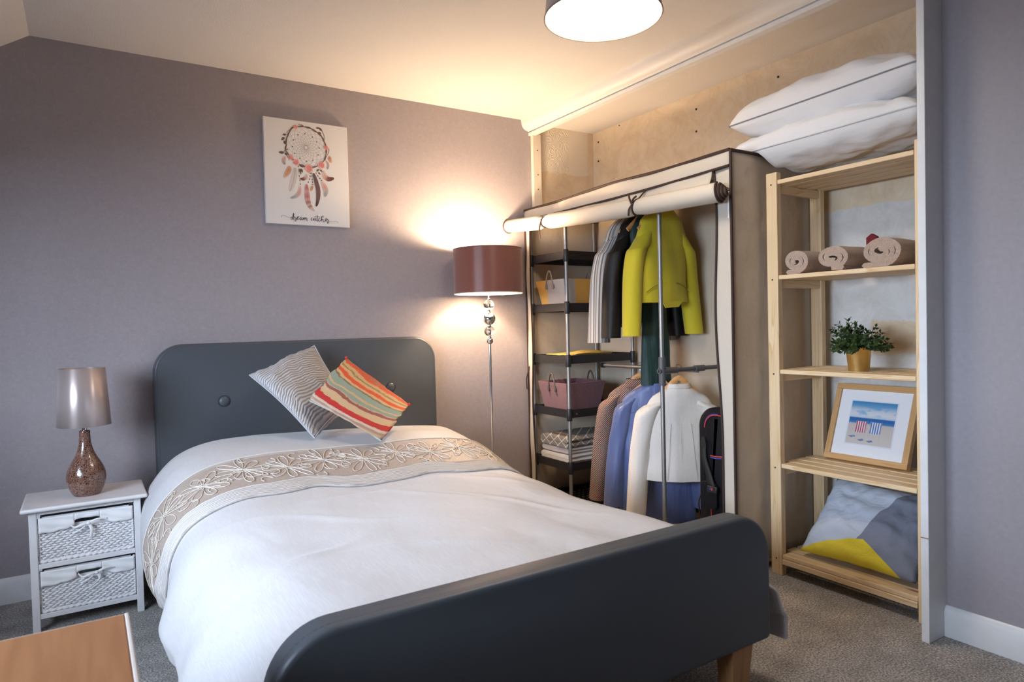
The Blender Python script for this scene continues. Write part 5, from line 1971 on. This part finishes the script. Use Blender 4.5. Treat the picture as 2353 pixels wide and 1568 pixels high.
for k in range(82):
    a = rg.random() * 2 * PI
    el = math.acos(rg.uniform(-.12, 1.0) ** 1.0 if rg.random() > .2 else rg.uniform(-.2, .3))
    ln = rg.uniform(.075, .125) * (1.0 if el > .8 else .95)
    d = Vector((math.cos(a) * math.sin(el), math.sin(a) * math.sin(el), math.cos(el)))
    b0 = Vector((pc[0] + .018 * math.cos(a) * rg.random(), pc[1] + .018 * math.sin(a) * rg.random(), pc[2] + .082))
    tipv = b0 + d * ln + Vector((0, 0, .012))
    P = crom([b0, b0 + d * ln * .5 + Vector((0, 0, .014)), tipv], 5)
    stm.tube(P, .0009, 4)
    for i in range(2, len(P)):
        tg = (P[i] - P[i - 1]).normalized()
        sd = tg.orthogonal().normalized()
        sd = Matrix.Rotation(rg.random() * 6, 3, tg) @ sd
        for sg in (-1, 1):
            dr_ = (sd * sg + tg * .7).normalized()
            wv_ = dr_.cross(tg).normalized()
            l_ = rg.uniform(.014, .021)
            w_ = l_ * .34
            c = P[i]
            up_ = dr_.cross(wv_) * (l_ * .15)
            lf.add([c, c + dr_ * l_ * .45 + wv_ * w_ + up_, c + dr_ * l_, c + dr_ * l_ * .45 - wv_ * w_ + up_, c + dr_ * l_ * .5], [(0, 1, 4), (1, 2, 4), (2, 3, 4), (3, 0, 4)])
stuff(lf.build('foliage', LEAF, PT, smooth=False, recalc=False))
stm.build('stems', M('green_stem', (.05, .07, .02), .7), PT)

# ------------------------------------------------------------------ framed beach picture
PF = thing('picture_frame', (2.690, 1.548, .4905), 'wooden framed beach picture with two striped deckchairs leaning on a pine shelf', 'picture', None, (R(-20.5), 0, R(-90)))
OAKF_X, OAKF_Z = m_pine('X', (.72, .56, .38), 'oak_frame'), m_pine('Z', (.72, .56, .38), 'oak_frame')
FWd, FHt, ft = .350, .335, .024
MB().box(-FWd / 2, FWd / 2, 0, .028, 0, ft).build('frame_rail', OAKF_X, PF, smooth=False, local=True, bevel=.0015)
MB().box(-FWd / 2, FWd / 2, 0, .028, FHt - ft, FHt).build('frame_rail', OAKF_X, PF, smooth=False, local=True, bevel=.0015)
MB().box(-FWd / 2, -FWd / 2 + ft, 0.0003, .028, ft, FHt - ft).build('frame_stile', OAKF_Z, PF, smooth=False, local=True, bevel=.0015)
MB().box(FWd / 2 - ft, FWd / 2, 0.0003, .028, ft, FHt - ft).build('frame_stile', OAKF_Z, PF, smooth=False, local=True, bevel=.0015)
MB().box(-FWd / 2 + ft, FWd / 2 - ft, .010, .014, ft, FHt - ft).build('mount_board', M('white_mount_board', (.80, .80, .82), .7), PF, smooth=False, local=True)
MB().box(-FWd / 2 + .01, FWd / 2 - .01, .018, .026, .01, FHt - .01).build('backing_board', M('brown_hardboard', (.22, .14, .09), .8), PF, smooth=False, local=True)
p0, p1, q0, q1 = -.096, .094, .078, .262
MB().box(p0 - .005, p1 + .005, .0092, .0100, q0 - .005, q1 + .005).build('mount_bevel', M('pale_mount_bevel', (.70, .71, .76), .7), PF, smooth=False, local=True)
m, nt, bs = _new('beach_photograph')
bs.inputs['Roughness'].default_value = .35
mp = coords(nt, 'UV')
sx = N(nt, 'ShaderNodeSeparateXYZ')
L(nt, mp, 0, sx, 0)
rp = ramp(nt, [(0, (.60, .55, .50)), (.44, (.56, .50, .46)), (.475, (.44, .44, .46)), (.49, (.06, .22, .46)), (.56, (.02, .12, .36)), (.615, (.03, .16, .42)), (.62, (.50, .60, .70)), (.70, (.30, .50, .68)), (1, (.03, .22, .46))])
L(nt, sx, 1, rp, 0)
nm_ = N(nt, 'ShaderNodeTexNoise', i_Scale=1.0, i_Detail=5.0)
mpn = coords(nt, 'UV', (4.0, 7.5, 1), loc=(2, 0, 0))
L(nt, mpn, 0, nm_, 0)
bandc = ramp(nt, [(.60, (0, 0, 0)), (.68, (1, 1, 1)), (.76, (.85, .85, .85)), (.90, (0, 0, 0))])
L(nt, sx, 1, bandc, 0)
cl = math_n(nt, 'MULTIPLY', bandc.outputs[0], 1.0)
cth = ramp(nt, [(.40, (0, 0, 0)), (.52, (1, 1, 1))])
L(nt, nm_, 0, cth, 0)
f = math_n(nt, 'MULTIPLY', cl, cth.outputs[0])
nt.links.new(mix_rgb(nt, f, rp.outputs[0], (.66, .66, .70)), bs.inputs['Base Color'])
MB().grid(lambda u, v: (lerp(p0, p1, u), .0088, lerp(q0, q1, v)), 2, 2).build('photograph', m, PF, recalc=False, smooth=False, local=True, solid=.0008, soff=0)


def deckchair(cx, cols, sc):
    mb = MB()
    W_ = .043 * sc
    ztop, zbot = q0 + .098, q0 + .050
    n = 9
    for k in range(n):
        x0_, x1_ = cx - W_ / 2 + W_ * k / n, cx - W_ / 2 + W_ * (k + 1) / n
        mb.add([(x0_, .0080, zbot - .002 * math.sin(PI * (k + .5) / n)), (x1_, .0080, zbot - .002 * math.sin(PI * (k + .5) / n)), (x1_ + .001, .0080, ztop), (x0_ + .001, .0080, ztop)], [(0, 1, 2, 3)], m=k % 2)
    mb.build('deckchair_canvas', [M('deckchair_stripe', cols, .6), M('deckchair_white', (.72, .70, .74), .6)], PF, recalc=False, smooth=False, local=True, solid=.0004, soff=0)
    fr_ = MB()
    for (a, b) in (((cx - W_ / 2, ztop + .003), (cx - W_ / 2 - .006, q0 + .022)), ((cx + W_ / 2 + .001, ztop + .003), (cx + W_ / 2 - .004, q0 + .020)), ((cx - W_ / 2 - .004, q0 + .028), (cx + W_ / 2, q0 + .026)), ((cx - W_ / 2 + .001, ztop - .02), (cx - W_ / 2 - .002, q0 + .034))):
        fr_.tube([(a[0], .0080, a[1]), (b[0], .0080, b[1])], .0007, 4)
    fr_.build('deckchair_frame', M('deckchair_pole', (.62, .60, .62), .6), PF, local=True)


deckchair(-.040, (.46, .03, .08), 1.0)
deckchair(.022, (.06, .17, .42), 1.05)
mb = MB()
for x0_, z0_, l_ in ((-.090, .030, .034), (-.048, .018, .030), (-.010, .016, .030)):
    mb.prism([(x0_, .0082, q0 + z0_), (x0_ + l_ * .5, .0082, q0 + z0_ - .006), (x0_ + l_, .0082, q0 + z0_ - .001), (x0_ + l_ * .8, .0082, q0 + z0_ + .006), (x0_ + l_ * .4, .0082, q0 + z0_ + .002)], (0, .0004, 0))
mb.build('deckchair_shadow', M('blue_grey_print', (.16, .20, .36), .6), PF, smooth=False, local=True)

# ------------------------------------------------------------------ cushion on the bottom shelf
m, nt, bs = _new('blue_grey_and_yellow_colour_block_cotton')
bs.inputs['Roughness'].default_value = .85
mp = coords(nt, 'UV')
sx = N(nt, 'ShaderNodeSeparateXYZ')
L(nt, mp, 0, sx, 0)
u_, v_ = sx.outputs[0], sx.outputs[1]
l1 = math_n(nt, 'LESS_THAN', v_, math_n(nt, 'ADD', math_n(nt, 'MULTIPLY', u_, .40), .03))
l2 = math_n(nt, 'LESS_THAN', v_, math_n(nt, 'ADD', math_n(nt, 'MULTIPLY', u_, -.80), .70))
yel = math_n(nt, 'MULTIPLY', l1, l2)
lft = math_n(nt, 'LESS_THAN', u_, math_n(nt, 'ADD', math_n(nt, 'MULTIPLY', v_, .33), .43))
c = mix_rgb(nt, lft, (.20, .215, .275), (.50, .55, .64))
c = mix_rgb(nt, yel, c, (.72, .54, .03))
nt.links.new(c, bs.inputs['Base Color'])
n1 = N(nt, 'ShaderNodeTexNoise', i_Scale=5.0, i_Detail=3.0, i_Distortion=1.0)
L(nt, mp, 0, n1, 0)
add_bump(nt, bs, n1.outputs[0], .5, .02)
o = thing('scatter_cushion', (2.64, 1.49, .092), 'pale blue, grey and yellow colour-block cushion slumped on the bottom pine shelf', 'cushion')
mb = MB()
cushion(mb, (2.510, 1.728, .112), (2.520, 1.252, .112), (2.765, 1.262, .385), (2.765, 1.705, .395), .15, 32, .07, .016, 6.6, 2.6)
for i, p in enumerate(mb.v):
    mb.v[i] = (p[0], p[1], max(p[2], .0935))
mb.build('cover', m, o, merge=.0005, ang=180)
